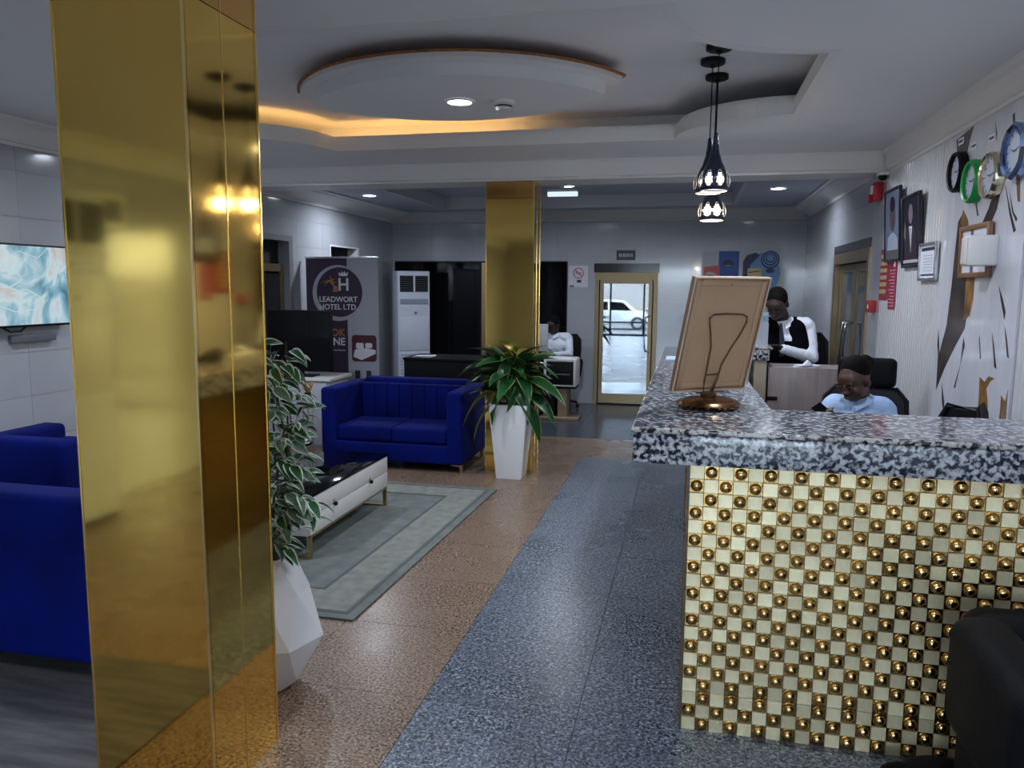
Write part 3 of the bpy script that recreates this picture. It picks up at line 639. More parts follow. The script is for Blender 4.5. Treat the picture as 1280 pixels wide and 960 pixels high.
# ================================================================ PENDANTS
def pendant(x, y, zbot, label, lit=False):
    L = .30
    t = thing('pendant_lamp', label, 'pendant lamp', (x, y, ZU), 'three pendant lamps over the counter')
    obj('ceiling_rose', MB().lathe([(.058, -.030), (.068, -.024), (.068, -.002), (.06, 0)], (x, y, ZU), 28), blackp, t, smooth=True)
    obj('rose_knob', MB().lathe([(.012, -.045), (.018, -.03)], (x, y, ZU), 12), blackp, t)
    obj('cord', MB().tube([(x, y, ZU - .03), (x, y, zbot + L)], .0035, 6), blackp, t)
    prof = [(.010, .30), (.013, .26), (.020, .21), (.034, .16), (.052, .12), (.068, .09), (.078, .065), (.080, .045), (.076, .02), (.068, .0)]
    N = 48; rings = []
    me_v = []; fs = []
    def rad(z):
        for (r0, z0), (r1, z1) in zip(prof, prof[1:]):
            if z1 <= z <= z0: f_ = (z - z1) / (z0 - z1); f_ = f_ * f_ * (3 - 2 * f_) * .3 + f_ * .7; return r1 + (r0 - r1) * f_
        return prof[-1][0]
    zs = [.30 * i / 44 for i in range(45)]
    mb = MB(); mb.v = [(x + rad(z) * math.cos(2 * PI * i / N), y + rad(z) * math.sin(2 * PI * i / N), zbot + z) for z in zs for i in range(N)]
    rimb = MB()
    for k_ in range(44):
        for i in range(N):
            zc = (zs[k_] + zs[k_ + 1]) / 2; ph = ((i + .5) / N * 8) % 1 - .5
            hw = (.43 if lit else .30) * math.sqrt(max(0, 1 - ((zc - .052) / .030) ** 2)) if abs(zc - .052) < .030 else 0
            if zc > .082: hw = max(hw, .10 * max(0, 1 - (zc - .082) / .06))
            if abs(ph) < hw: continue
            mb.f.append((k_ * N + i, k_ * N + (i + 1) % N, (k_ + 1) * N + (i + 1) % N, (k_ + 1) * N + i)); mb.mi.append(0)
    sh = obj('shade', mb, mat('dark enamel shade', (.02, .028, .05), .22, .5), t, smooth=True)
    m_ = sh.modifiers.new('th', 'SOLIDIFY'); m_.thickness = .002
    # pale outlines round each almond-shaped cut-out
    ob = MB()
    for q in range(8):
        a = 2 * PI * q / 8 + PI / 8 * 0; pts = []
        for j in range(17):
            tt = 2 * PI * j / 16; zz = .055 + .036 * math.sin(tt) * (1.35 if math.sin(tt) > 0 else 1); aa = a + PI / 8 * .62 * math.cos(tt) * (1 if math.sin(tt) < 0 else (1 - math.sin(tt) * .3)) + PI / 8
            pts.append((x + (rad(zz) + .003) * math.cos(aa), y + (rad(zz) + .003) * math.sin(aa), zbot + zz))
        ob.tube(pts, .0018, 5)
    obj('shade_outline', ob, mat('pale outline', (.7, .62, .55), .4), t)
    obj('lower_rim', MB().loft([[(x + r_ * math.cos(2 * PI * i / 32), y + r_ * math.sin(2 * PI * i / 32), zbot + z_) for i in range(32)] for r_, z_ in ((.0685, .004), (.070, -.002), (.064, -.003), (.063, .003))], False), mat('pale outline', (.7, .62, .55), .4), t, smooth=True)
    obj('inner_glass', MB().lathe([(.035, .01), (.052, .03), (.055, .055), (.045, .09), (.02, .12)], (x, y, zbot), 24), emis('frosted lit glass' if lit else 'frosted glass', (1, .88, .74), 9 if lit else 2.6), t, smooth=True)
    la = bpy.data.lights.new('bulb', 'POINT'); la.energy = 5 if lit else 2.5; la.color = (1, .84, .66); la.shadow_soft_size = .03
    lo = bpy.data.objects.new('bulb', la); C.objects.link(lo); lo.parent = t; lo.location = (0, 0, zbot - ZU - .02)
pendant(.101, 4.36, 2.115, 'right-hand dark teardrop pendant lamp with almond cut-outs over the counter')
pendant(.075, 4.62, 2.135, 'left-hand dark teardrop pendant lamp, half hidden behind its neighbour')
pendant(.108, 4.95, 2.01, 'lowest pendant lamp, its glowing crown hanging below the two dark ones', True)

# ================================================================ LOUNGE
def sofa():
    x0, x1, y0, y1 = -3.16, -1.85, 6.22, 7.0
    t = thing('sofa', 'royal blue velvet two-seat sofa behind the low coffee table', 'sofa', ((x0 + x1) / 2, (y0 + y1) / 2, 0))
    obj('base', MB().box(x0 + .005, x1 - .005, y0 + .005, y1, .075, .235), blue, t, bevel=.015, seg=3)
    for a, b_ in ((x0, x0 + .145), (x1 - .145, x1)): obj('arm', MB().box(a, b_, y0, y1 - .01, .07, .705), blue, t, bevel=.03, seg=4)
    obj('backrest', MB().box(x0 + .147, x1 - .147, y1 - .16, y1, .24, .735), blue, t, bevel=.03, seg=4)
    xm = (x0 + x1) / 2
    for a, b_ in ((x0 + .150, xm - .002), (xm + .002, x1 - .150)):
        obj('seat_cushion', MB().box(a, b_, y0 + .02, y1 - .23, .24, .375), blue, t, bevel=.03, seg=4)
    # fluted back cushion
    n = 8; w_ = (x1 - x0 - .31) / n
    for i in range(n): 
        a = x0 + .155 + i * w_
        obj('back_channel', MB().box(a + .001, a + w_ - .001, y1 - .235, y1 - .15, .36, .69), blue, t, bevel=.009, seg=2)
    for lx, ly, s in ((x0 + .06, y0 + .05, -1), (x1 - .06, y0 + .05, 1), (x0 + .06, y1 - .06, -1), (x1 - .06, y1 - .06, 1)):
        obj('leg', MB().prism([(lx + s * .05, .075), (lx - s * .06, .075), (lx - s * .05, .062), (lx + s * .02, .055), (lx + s * .032, 0), (lx + s * .046, 0)], ly - .012, ly + .012, axis=1), brass, t)
sofa()
# coffee table: white lacquer drawers towards the aisle, black glass top, brass sled legs
t = thing('coffee_table', 'low white coffee table with drawers, black glass top and brass legs', 'table', (-2.35, 4.55, .0145))
tx0, tx1, ty0, ty1 = -2.58, -2.10, 3.97, 5.16
obj('carcass', MB().box(tx0, tx1 - .012, ty0, ty1, .15, .375), wlac, t, bevel=.003)
obj('glass_top', MB().box(tx0 - .002, tx1 + .002, ty0 - .002, ty1 + .002, .376, .392), blk, t, bevel=.002)
ym = (ty0 + ty1) / 2
for z0, z1 in ((.155, .262), (.266, .373)):
    dr = obj('drawer', MB().box(tx1 - .011, tx1, ty0 + .004, ty1 - .004, z0, z1), wlac, t, bevel=.002)
for y_, z_ in ((ym - .28, .265), (ym + .27, .265)):
    kn = obj('knob', MB().ell((tx1 + .014, y_, z_), (.012, .014, .014)).tube([(tx1, y_, z_), (tx1 + .012, y_, z_)], .006), blackp, t, smooth=True)
    obj('knob_plate', MB().prism(disc(y_, z_ + .018, .010, n=12), tx1, tx1 + .004, axis=0), brass, t)
for y_ in (ty0 + .02, ty1 - .02):
    for x_ in (tx0 + .015, tx1 - .015): obj('leg', MB().box(x_ - .012, x_ + .012, y_ - .012, y_ + .012, .0222, .149), brass, t)
    obj('sled_bar', MB().box(tx0 + .003, tx1 - .003, y_ - .012, y_ + .012, .0145, .022), brass, t)
obj('under_rail', MB().box(tx1 - .027, tx1 - .008, ty0, ty1, .136, .149), brass, t)
# rug
t = thing('rug', 'grey-green bordered area rug under the coffee table', 'rug', (-2.6, 4.5, 0))
rx0, rx1, ry0, ry1 = -3.25, -1.52, 3.28, 5.80
sk = Matrix(((1, .033, 0, -.11 - .033 * 0), (0, 1, 0, 0), (0, 0, 1, 0), (0, 0, 0, 1)))
obj('pile', MB().box(rx0, rx1, ry0, ry1, .0005, .012, sk), rugm, t, bevel=.004)
def band(a, b_, m, zt, nm): 
    mb = MB(); z0, z1 = .012, zt
    mb.box(rx0 + a, rx0 + b_, ry0 + a, ry1 - a, z0, z1, sk).box(rx1 - b_, rx1 - a, ry0 + a, ry1 - a, z0, z1, sk).box(rx0 + b_, rx1 - b_, ry0 + a, ry0 + b_, z0, z1, sk).box(rx0 + b_, rx1 - b_, ry1 - b_, ry1 - a, z0, z1, sk)
    obj(nm, mb, m, t)
band(.05, .065, rugd, .0135, 'dark_line'); band(.075, .30, rugl, .014, 'pale_band'); band(.31, .325, rugd, .0135, 'dark_line')
# charcoal rug and blue armchair at the left edge
tag(obj('rug', MB().box(-4.1, -1.80, 1.2, 2.66, .0005, .012), rugk, None, bevel=.004), 'dark charcoal woven rug under the blue armchair at the left edge', 'rug')
t = thing('armchair', 'blue velvet armchair seen from behind at the left edge of the picture', 'armchair', (-2.75, 2.85, 0))
ax0, ax1, ay0, ay1 = -3.25, -2.02, 2.47, 3.25
obj('backrest', MB().box(ax0, ax1, ay0, ay0 + .17, .085, .77), blue, t, bevel=.035, seg=4)
obj('base', MB().box(ax0 + .01, ax1 - .01, ay0 + .17, ay1, .085, .24), blue, t, bevel=.015, seg=3)
for a, b_ in ((ax0, ax0 + .15), (ax1 - .15, ax1)): obj('arm', MB().box(a, b_, ay0 + .17, ay1, .085, .54), blue, t, bevel=.03, seg=4)
obj('seat_cushion', MB().box(ax0 + .155, ax1 - .155, ay0 + .18, ay1 - .02, .245, .39), blue, t, bevel=.03, seg=4)
for lx in (ax0 + .08, ax1 - .08):
    for ly in (ay0 + .07, ay1 - .07): obj('leg', MB().box(lx - .02, lx + .02, ly - .02, ly + .02, .012, .085), brass, t)
t = thing('armchair', 'second blue armchair mostly hidden beyond the nearer one, against the left wall', 'armchair', (-3.5, 3.9, 0))
bx0, bx1, by0, by1 = -4.1, -3.30, 3.46, 4.2
obj('backrest', MB().box(bx0, bx0 + .17, by0, by1, .085, .70), blue, t, bevel=.035, seg=4)
obj('base', MB().box(bx0 + .17, bx1, by0 + .01, by1 - .01, .085, .24), blue, t, bevel=.015, seg=3)
for a, b_, zt in ((by0, by0 + .15, .745), (by1 - .15, by1, .62)): obj('arm', MB().box(bx0 + .17, bx1, a, b_, .085, zt), blue, t, bevel=.04, seg=4)
obj('seat_cushion', MB().box(bx0 + .18, bx1 - .02, by0 + .155, by1 - .155, .245, .39), blue, t, bevel=.03, seg=4)
for lx in (bx0 + .07, bx1 - .07):
    for ly in (by0 + .07, by1 - .07): obj('leg', MB().box(lx - .02, lx + .02, ly - .02, ly + .02, 0, .085), brass, t)
# black chair at the lower right edge
t = thing('armchair', 'black padded armchair almost lost in shadow at the lower right edge', 'armchair', (1.1, 2.2, 0))
obj('arm', MB().box(.795, .97, 1.95, 2.50, .28, .635), leather, t, bevel=.06, seg=5)
obj('backrest', MB().box(.85, 1.385, 2.40, 2.60, .25, .635), leather, t, bevel=.07, seg=5)
obj('base', MB().box(.84, 1.38, 1.97, 2.50, .06, .33), leather, t, bevel=.04, seg=4)
obj('seat_cushion', MB().box(.985, 1.385, 1.95, 2.40, .335, .45), leather, t, bevel=.035, seg=4)
for lx in (.88, 1.34):
    for ly in (2.01, 2.46): obj('leg', MB().box(lx - .02, lx + .02, ly - .02, ly + .02, 0, .06), blackp, t)
tag(obj('bag', MB().ell((.86, 2.60, .04), (.13, .07, .04)).ell((.74, 2.58, .03), (.08, .05, .03)), leather, None, smooth=True), 'dark crumpled bag on the floor by the black armchair', 'bag')

# ================================================================ PLANTS
def leaf_mesh(name, L, W, mats, fold=.25, droop=.5, edge=.74, n=7, pet=.2):
    """leaf along +x from the origin, keel fold and droop; centre and rim are two materials"""
    vs = []; fs = []; mi = []
    xs = [i / n for i in range(n + 1)]
    for t_ in xs:
        wd = W * .5 * (math.sin(PI * min(1, t_ ** .75 * 1.0)) ** .8 if 0 < t_ < 1 else 0) + .0008
        z = -droop * L * t_ * t_; x = L * t_ * (1 - .15 * droop * t_)
        for s_ in (-1, -edge, 0, edge, 1): vs.append((x, s_ * wd, z + abs(s_) * wd * fold + (.06 * wd * math.sin(t_ * 9) if abs(s_) == 1 else 0)))
    for i in range(n):
        for j in range(4):
            fs.append((i * 5 + j, i * 5 + j + 1, i * 5 + 6 + j, i * 5 + 5 + j)); mi.append(1 if j in (0, 3) else 0)
    o_ = len(vs); r = .0018   # petiole
    for x_ in (-pet * L, .05 * L):
        for a in range(3): vs.append((x_, r * math.cos(a * 2.09), r * math.sin(a * 2.09) - (0 if x_ > 0 else -.0)))
    for a in range(3): fs.append((o_ + a, o_ + (a + 1) % 3, o_ + 3 + (a + 1) % 3, o_ + 3 + a)); mi.append(0)
    mb = MB(); mb.v = vs; mb.f = fs; mb.mi = mi
    return mesh(mb, name, mats, True, 80)
def put(name, me, parent, M):
    o = bpy.data.objects.new(name, me); C.objects.link(o); o.parent = parent
    o.matrix_local = Matrix.Translation(-base_of(parent)) @ M; return o
def aim(p, d, roll=0, s=1):
    d = Vector(d).normalized(); q = d.to_track_quat('X', 'Z'); return Matrix.Translation(p) @ q.to_matrix().to_4x4() @ Matrix.Rotation(roll, 4, 'X') @ Matrix.Scale(s, 4)
# variegated fig in the faceted white vase beside the near pillar
vc = Vector((-1.59, 2.67, 0))
t = thing('potted_ficus', 'tall variegated ficus in a white faceted floor vase behind the near pillar', 'potted plant', vc)
rings = []
for z, r, ph in ((0, .085, 0), (.045, .125, .5), (.215, .212, 0), (.40, .150, .5), (.545, .098, 0)):
    rings.append([(vc.x + r * math.cos(2 * PI * (i + ph) / 7 + .15), vc.y + r * math.sin(2 * PI * (i + ph) / 7 + .15), z) for i in range(7)])
fv = MB()
base_i = 0; fv.v = [p for r in rings for p in r]
for k_ in range(4):
    for i in range(7):
        a = k_ * 7 + i; b_ = k_ * 7 + (i + 1) % 7; c = (k_ + 1) * 7 + i; d = (k_ + 1) * 7 + (i + 1) % 7
        if k_ % 2 == 0: fv.f += [(a, b_, c), (b_, d, c)]
        else: fv.f += [(a, b_, d), (a, d, c)]
        fv.mi += [0, 0]
fv.f += [tuple(range(6, -1, -1))]; fv.mi += [0]
vz = obj('vase', fv, wpl, t); m_ = vz.modifiers.new('th', 'SOLIDIFY'); m_.thickness = .008; m_.offset = -1
m_ = vz.modifiers.new('bv', 'BEVEL'); m_.width = .006; m_.segments = 2
obj('soil', MB().lathe([(.085, -.01), (.085, .0)], (vc.x, vc.y, .51), 16), soil, t)
fic = [leaf_mesh('leaf', .085, .045, [leaf_g, leaf_c], edge=.72), leaf_mesh('leaf', .095, .050, [leaf_p, leaf_c], edge=.78, droop=.3), leaf_mesh('leaf', .08, .042, [leaf_g, leaf_c], edge=.62, droop=.8)]
stems = []
for i in range(9):
    a = 2 * PI * i / 9; top = vc + Vector((.06 * math.cos(a) + .02, .09 * math.sin(a), 1.32 + .08 * math.sin(i * 2.3)))
    pts = [vc + Vector((.02 * math.cos(a), .02 * math.sin(a), .5)), vc + Vector((.07 * math.cos(a), .07 * math.sin(a), .8)), vc + Vector((.10 * math.cos(a + .4), .10 * math.sin(a + .4), 1.05)), top]
    stems.append(pts); obj('stem', MB().tube(pts, [.006, .005, .004, .002], 5), stem_m, t)
random.seed(11); cnt = 0
for i in range(255):
    pts = random.choice(stems); q = random.random() * 3; k_ = min(2, int(q)); p = pts[k_].lerp(pts[k_ + 1], q - k_)
    a = random.uniform(0, 2 * PI)
    if random.random() < .45: a = random.uniform(-1.2, .8)
    zz = p.z; rad_ = random.uniform(.01, .085)
    p = p + Vector((math.cos(a) * rad_, math.sin(a) * rad_, random.uniform(-.02, .03)))
    if p.z < .60: continue
    if p.x < -1.62: p.x = -3.17 - p.x if -3.17 - p.x < -1.45 else -1.6
    if p.y < 2.42: p.y = 2.42 + random.random() * .1
    put('leaf', random.choice(fic), t, aim(p, (math.cos(a), math.sin(a) * .8, random.uniform(-.5, .45)), random.uniform(-.7, .7), random.uniform(.62, .98)))
# drooping sprigs on the right side of the foliage
for (px, py, pz, L_) in ((-1.50, 2.62, .80, .14), (-1.49, 2.62, .74, .12), (-1.51, 2.6, .93, .08), (-1.52, 2.62, 1.30, .08), (-1.53, 2.6, .60, .06)):
    tip = Vector((px + L_, py, pz - L_ * .15)); pts = [Vector((vc.x + .03, vc.y, pz + .02)), Vector((px, py, pz + .015)), tip]
    obj('stem', MB().tube(pts, .003, 5), stem_m, t)
    for j in range(7): put('leaf', random.choice(fic), t, aim(pts[1].lerp(tip, j / 6), (1, (-.7 if j % 2 else .7), random.uniform(-.5, .1)), random.uniform(-.5, .5), .95))
# broad-leaved plant in the tapered white planter
pc = Vector((-1.43, 6.265, 0))
t = thing('potted_plant', 'bushy broad-leaved green plant in a tall tapered square white planter', 'potted plant', pc)
def sq(h, z): return [(pc.x - h, pc.y - h, z), (pc.x + h, pc.y - h, z), (pc.x + h, pc.y + h, z), (pc.x - h, pc.y + h, z)]
pm = MB().loft([sq(.108, 0), sq(.163, .635), sq(.140, .635), sq(.138, .60)], True)
obj('planter', pm, wpl, t, bevel=.004)
obj('soil', MB().box(pc.x - .135, pc.x + .135, pc.y - .135, pc.y + .135, .601, .612), soil, t)
br = [leaf_mesh('leaf', .31, .125, [leaf_b, leaf_y], edge=.90, droop=.55, fold=.35, n=9, pet=.3), leaf_mesh('leaf', .28, .115, [leaf_b, leaf_y], edge=.92, droop=.9, fold=.3, n=9, pet=.3), leaf_mesh('leaf', .24, .10, [leaf_b, leaf_y], edge=.88, droop=.25, fold=.4, n=9, pet=.3)]
random.seed(5)
for i in range(9):
    a = 2 * PI * i / 9; top = pc + Vector((.10 * math.cos(a), .07 * math.sin(a), .86 + .12 * math.sin(i * 1.7) + .1 * (i % 3 == 0)))
    obj('stem', MB().tube([pc + Vector((.03 * math.cos(a), .03 * math.sin(a), .61)), pc + Vector((.06 * math.cos(a), .05 * math.sin(a), .75)), top], [.008, .007, .004], 6), mat('green stem', (.06, .10, .03), .5), t)
for i in range(110):
    a = random.uniform(0, 2 * PI); el = random.choice((-.5, -.1, .3, .7, 1.1)); zz = random.uniform(.66, .98); rr = random.uniform(.03, .13)
    ca, sa = math.cos(a), math.sin(a)
    if sa > .5 and zz < .95: el = abs(el) + .3; 
    p = pc + Vector((ca * rr, sa * rr * .7, zz)); d = Vector((ca, sa * .65 - .15, el)); tipy = p.y + .3 * d.normalized().y
    if tipy > 6.36: d.y = -abs(d.y) * .5; p.y = min(p.y, 6.30)
    put('leaf', random.choice(br), t, aim(p, d, random.uniform(-.5, .5), random.uniform(.7, 1.05)))
for (dx, dz, ex, ez, s_) in ((-.1, .42 + .6, -1, .25, 1.1), (-.12, .38 + .6, -1, -.1, 1.1), (.08, .44 + .6, .5, 1, 1), (-.06, .46 + .58, -.6, .9, 1), (.13, .3 + .6, 1, .05, 1.25), (.12, .2 + .6, 1, -.25, 1.2), (.1, .08 + .62, .8, -.55, 1.1), (-.1, .08 + .62, -.9, -.5, 1.15), (-.13, .2 + .6, -1, -.35, 1.2)):
    put('leaf', br[0], t, aim(pc + Vector((dx, -.1, dz - .06)), (ex, -.35, ez), .2, s_))

# ================================================================ LEFT BACKGROUND
t = thing('cabinet', 'white low cabinet under the dark television left of the sofa', 'cabinet', (-3.76, 7.15, 0))
cgw = mat('cabinet grey white', (.45, .47, .52), .4)
obj('body', MB().box(-4.10, -3.42, 6.92, 7.38, 0, .665), cgw, t, bevel=.003)
obj('cabinet_top', MB().box(-4.12, -3.39, 6.89, 7.40, .667, .70), wlac, t, bevel=.003)
obj('door', MB().box(-4.08, -3.765, 6.905, 6.918, .03, .65), cgw, t, bevel=.002)
obj('door', MB().box(-3.755, -3.44, 6.905, 6.918, .03, .65), cgw, t, bevel=.002)
t = thing('television', 'dark switched-off television standing on the white cabinet before the banner', 'television', (-3.76, 7.02, .701))
obj('screen', MB().box(-4.095, -3.425, 6.985, 6.99, .76, 1.345), blk, t)
obj('casing', MB().box(-4.105, -3.415, 6.991, 7.03, .75, 1.355), blackp, t, bevel=.004)
obj('stand', MB().box(-3.90, -3.60, 6.94, 7.10, .701, .715).box(-3.79, -3.73, 7.0, 7.03, .715, .75), blackp, t)
t = thing('side_table', 'small round black-topped side table squeezed left of the blue sofa', 'table', (-3.30, 6.0, 0))
obj('table_top', MB().lathe([(.15, .23), (.155, .235), (.155, .245), (.15, .25)], (-3.30, 6.0, 0), 32), blk, t, smooth=True)
for i in range(3):
    a = 2 * PI * i / 3 + .5; obj('leg', MB().tube([(-3.30 + .12 * math.cos(a), 6.0 + .12 * math.sin(a), .229), (-3.30 + .14 * math.cos(a), 6.0 + .14 * math.sin(a), 0)], .007), brass, t, smooth=True)
t = thing('bowl', 'little white bowl on a saucer on the small side table', 'bowl', (-3.19, 5.95, .251))
obj('saucer', MB().lathe([(.02, 0), (.05, .006), (.052, .008), (.02, .003)], (-3.19, 5.95, .251), 20), wpl, t, smooth=True)
obj('cup', MB().lathe([(.018, .006), (.032, .018), (.036, .034), (.033, .034), (.016, .012)], (-3.19, 5.95, .251), 20), wpl, t, smooth=True)
t = thing('wire_ornament', 'openwork brass ring ornament standing on the small side table', 'ornament', (-3.33, 6.0, .251))
ob = MB()
for i in range(4):
    a = PI * i / 4; ob.tube([(-3.33 + .075 * math.cos(q) * math.cos(a), 6.0 + .075 * math.cos(q) * math.sin(a), .335 + .08 * math.sin(q)) for q in [2 * PI * j / 20 for j in range(21)]], .0035, 5)
obj('rings', ob, chrome, t, smooth=True)
obj('foot', MB().lathe([(.03, 0), (.03, .006), (.008, .01)], (-3.33, 6.0, .251), 16), chrome, t)
t = thing('flower_vase', 'slim rack holding dry orange flowers beside the left arm of the sofa', 'flowers', (-3.25, 6.10, 0))
obj('rack', MB().tube([(-3.25, 6.08, 0), (-3.25, 6.08, .60)], .005).tube([(-3.205, 6.08, 0), (-3.205, 6.08, .60)], .005).tube([(-3.205, 6.16, 0), (-3.205, 6.16, .60)], .005).tube([(-3.25, 6.16, 0), (-3.25, 6.16, .60)], .005).box(-3.26, -3.200, 6.07, 6.17, .60, .612), brass, t)
obj('pot', MB().lathe([(.022, .612), (.03, .64), (.028, .67)], (-3.225, 6.12, 0), 16), blackp, t, smooth=True)
orl = leaf_mesh('petal', .12, .028, [mat('dry orange petal', (.42, .20, .05), .6), mat('dry orange petal', (.42, .20, .05), .6)], droop=.2, n=5)
drk = leaf_mesh('leaf', .11, .03, [leaf_b, leaf_y], droop=.7, n=5)
for i in range(14):
    a = i * 2.4; put('petal', orl, t, aim((-3.225, 6.12, .66), (.45 * math.cos(a), .45 * math.sin(a), 1), i, 1))
for i in range(7): put('leaf', drk, t, aim((-3.225, 6.12, .655), (math.cos(i * .9), math.sin(i * .9), .2), 0, .8))
# roll-up banner
bx, bz = -3.725, 0
t = thing('banner', 'purple and white roll-up hotel banner with round logo behind the television', 'banner', (bx, 7.9, 0))
x0, x1, z0, z1 = -4.145, -3.30, .06, 1.89
yb = 7.9
obj('sheet', MB().box(x0, x1, yb, yb + .004, z0, z1), bannerw, t)
obj('top_rail', MB().box(x0 - .01, x1 + .01, yb - .008, yb + .014, z1, z1 + .02), mat('aluminium', (.6, .6, .64), .35, .8), t, bevel=.003)
obj('base_cassette', MB().box(x0 - .01, x1 + .01, yb - .06, yb + .10, 0, .06), mat('aluminium', (.6, .6, .64), .35, .8), t, bevel=.01)
obj('pole', MB().tube([(bx, yb + .03, .05), (bx, yb + .03, z1)], .01), chrome, t)
def flat(nm, poly, m, k_, par=None): return obj(nm, MB().prism(poly, yb - .0012 * k_, yb - .0012 * k_ + .001, axis=1), m, par or t)
flat('purple_block', [(x0, .95), (-3.66, .95), (-3.66, z1), (x0, z1)], purple, 1)
flat('purple_panel', [(x0, z0), (-3.66, z0), (-3.66, 1.16), (x0, 1.16)], purple, 2)
flat('white_ring', disc(-3.765, 1.515, .305, n=48), bannerw, 3)
flat('logo_disc', disc(-3.750, 1.525, .270, n=48), purple, 4)
y_ = yb - .0062
text('lettering', 'LEADWORT\nHOTEL LTD.', textw, t, .083, front_text(-3.765, y_, 1.42) @ Matrix.Scale(1.0, 4), .0004, bold=.0012)
text('letter_h', 'H', textw, t, .19, front_text(-3.70, y_, 1.545), .0004, bold=.003)
crown = [(-3.745, 1.70), (-3.655, 1.70), (-3.640, 1.745), (-3.672, 1.725), (-3.683, 1.755), (-3.70, 1.728), (-3.717, 1.755), (-3.728, 1.725), (-3.76, 1.745)]
flat('crown', crown, textw, 5)
ob = MB()
for (a, b_) in (((-3.93, 1.60), (-3.80, 1.67)), ((-3.89, 1.66), (-3.82, 1.59)), ((-3.95, 1.635), (-3.78, 1.625)), ((-3.86, 1.70), (-3.80, 1.56))):
    ob.tube([(a[0], y_, a[1]), ((a[0] + b_[0]) / 2, y_, (a[1] + b_[1]) / 2 + .015), (b_[0], y_, b_[1])], [.003, .010, .003], 6)
obj('branch', ob, orange, t)
flat('bell', [(-3.835, 1.53), (-3.755, 1.53), (-3.770, 1.55), (-3.772, 1.58), (-3.795, 1.60), (-3.818, 1.58), (-3.820, 1.55)], orange, 5)
text('lettering', 'BOOK', orange, t, .115, front_text(-3.69, y_, 1.045), .0004, 'RIGHT', .002)
text('lettering', 'ONLINE', textw, t, .115, front_text(-3.69, y_, .945), .0004, 'RIGHT', .002)
obj('small_print', MB().box(-4.05, -3.69, y_, y_ + .0005, .885, .892), textw, t)
def bedpic(zc):
    p = flat('room_photo', rrect(-3.615, -3.325, zc - .15, zc + .14, .035), maroon, 2)
    flat('bed', [(-3.60, zc - .10), (-3.50, zc - .135), (-3.335, zc - .06), (-3.335, zc - .02), (-3.45, zc + .0), (-3.58, zc - .02)], textw, 3)
    flat('pillow', rrect(-3.565, -3.475, zc - .01, zc + .055, .015), textw, 4); flat('pillow', rrect(-3.455, -3.375, zc, zc + .055, .015), textw, 4)
bedpic(.92)
flat('window_photo', rrect(-3.615, -3.325, .40, .68, .03), bannerw, 2); flat('dark_square', [(-3.58, .55), (-3.52, .55), (-3.52, .67), (-3.58, .67)], purple, 3); flat('dark_square', [(-3.45, .55), (-3.39, .55), (-3.39, .67), (-3.45, .67)], purple, 3)
# standing air conditioners
def standing_ac(x0, x1, y0, y1, H_, label, grp, M=None):
    cx, cy = (x0 + x1) / 2, (y0 + y1) / 2
    t = thing('air_conditioner', label, 'air conditioner', (cx, cy, 0), grp)
    hw, hd = (x1 - x0) / 2, (y1 - y0) / 2; L_ = dict(parent=t, local=True)
    obj('body', MB().box(-hw, hw, -hd + .01, hd, .03, H_), acw, bevel=.012, seg=3, **L_)
    obj('plinth', MB().box(-hw + .01, hw - .01, -hd + .02, hd - .01, 0, .03), blackp, **L_)
    obj('outlet', MB().box(-hw + .03, hw - .03, -hd + .002, -hd + .009, H_ * .845, H_ * .965), blackp, **L_)
    for i in range(7):
        z = H_ * .855 + i * H_ * .0165; obj('louvre', MB().box(-hw + .035, hw - .035, -hd - .012, -hd + .001, z, z + .006), mat('louvre grey', (.12, .13, .15), .4), **L_)
    for s_ in (0,): obj('louvre_post', MB().box(-.012, .012, -hd - .013, -hd + .001, H_ * .845, H_ * .965), acw, **L_)
    obj('display_band', MB().box(-hw + .03, hw - .03, -hd - .002, -hd + .009, H_ * .755, H_ * .79), mat('display band', (.30, .34, .42), .25), **L_)
    obj('front_panel', MB().box(-hw + .02, hw - .02, -hd + .002, -hd + .009, H_ * .40, H_ * .655), acw, bevel=.004, **L_)
    obj('badge', MB().prism(disc(0.02, H_ * .685, .018, n=14), -hd, -hd + .009, axis=1), mat('badge grey', (.2, .22, .26), .3), **L_)
    for i in range(15):
        z = H_ * .04 + i * H_ * .0235; obj('intake_slat', MB().box(-hw + .03, hw - .03, -hd - .004, -hd + .009, z, z + .016), acw, **L_)
    return t
ac1 = standing_ac(-3.99, -3.54, 10.02, 10.34, 1.80, 'white standing air conditioner with louvres in the far left corner', 'standing air conditioners')
ac1.rotation_euler = (0, 0, .62)
a2 = standing_ac(-.28, .28, -.18, .18, 2.20, 'standing air conditioner against the left wall, mirrored in the near gold pillar', 'standing air conditioners')
a2.location = (-4.0, -.36, 0); a2.rotation_euler = (0, 0, PI / 2)
# picture and switch on the same wall, mirrored too
t = thing('wall_vent', 'square wall vent mirrored in the near gold pillar', 'vent', (XL + .02, -1.12, 2.13))
obj('frame', MB().box(XL + .007, XL + .025, -1.26, -.98, 2.0, 2.26), trimw, t, bevel=.004); obj('grille', MB().box(XL + .025, XL + .03, -1.21, -1.03, 2.05, 2.21), mat('vent dark', (.1, .1, .1), .5), t)
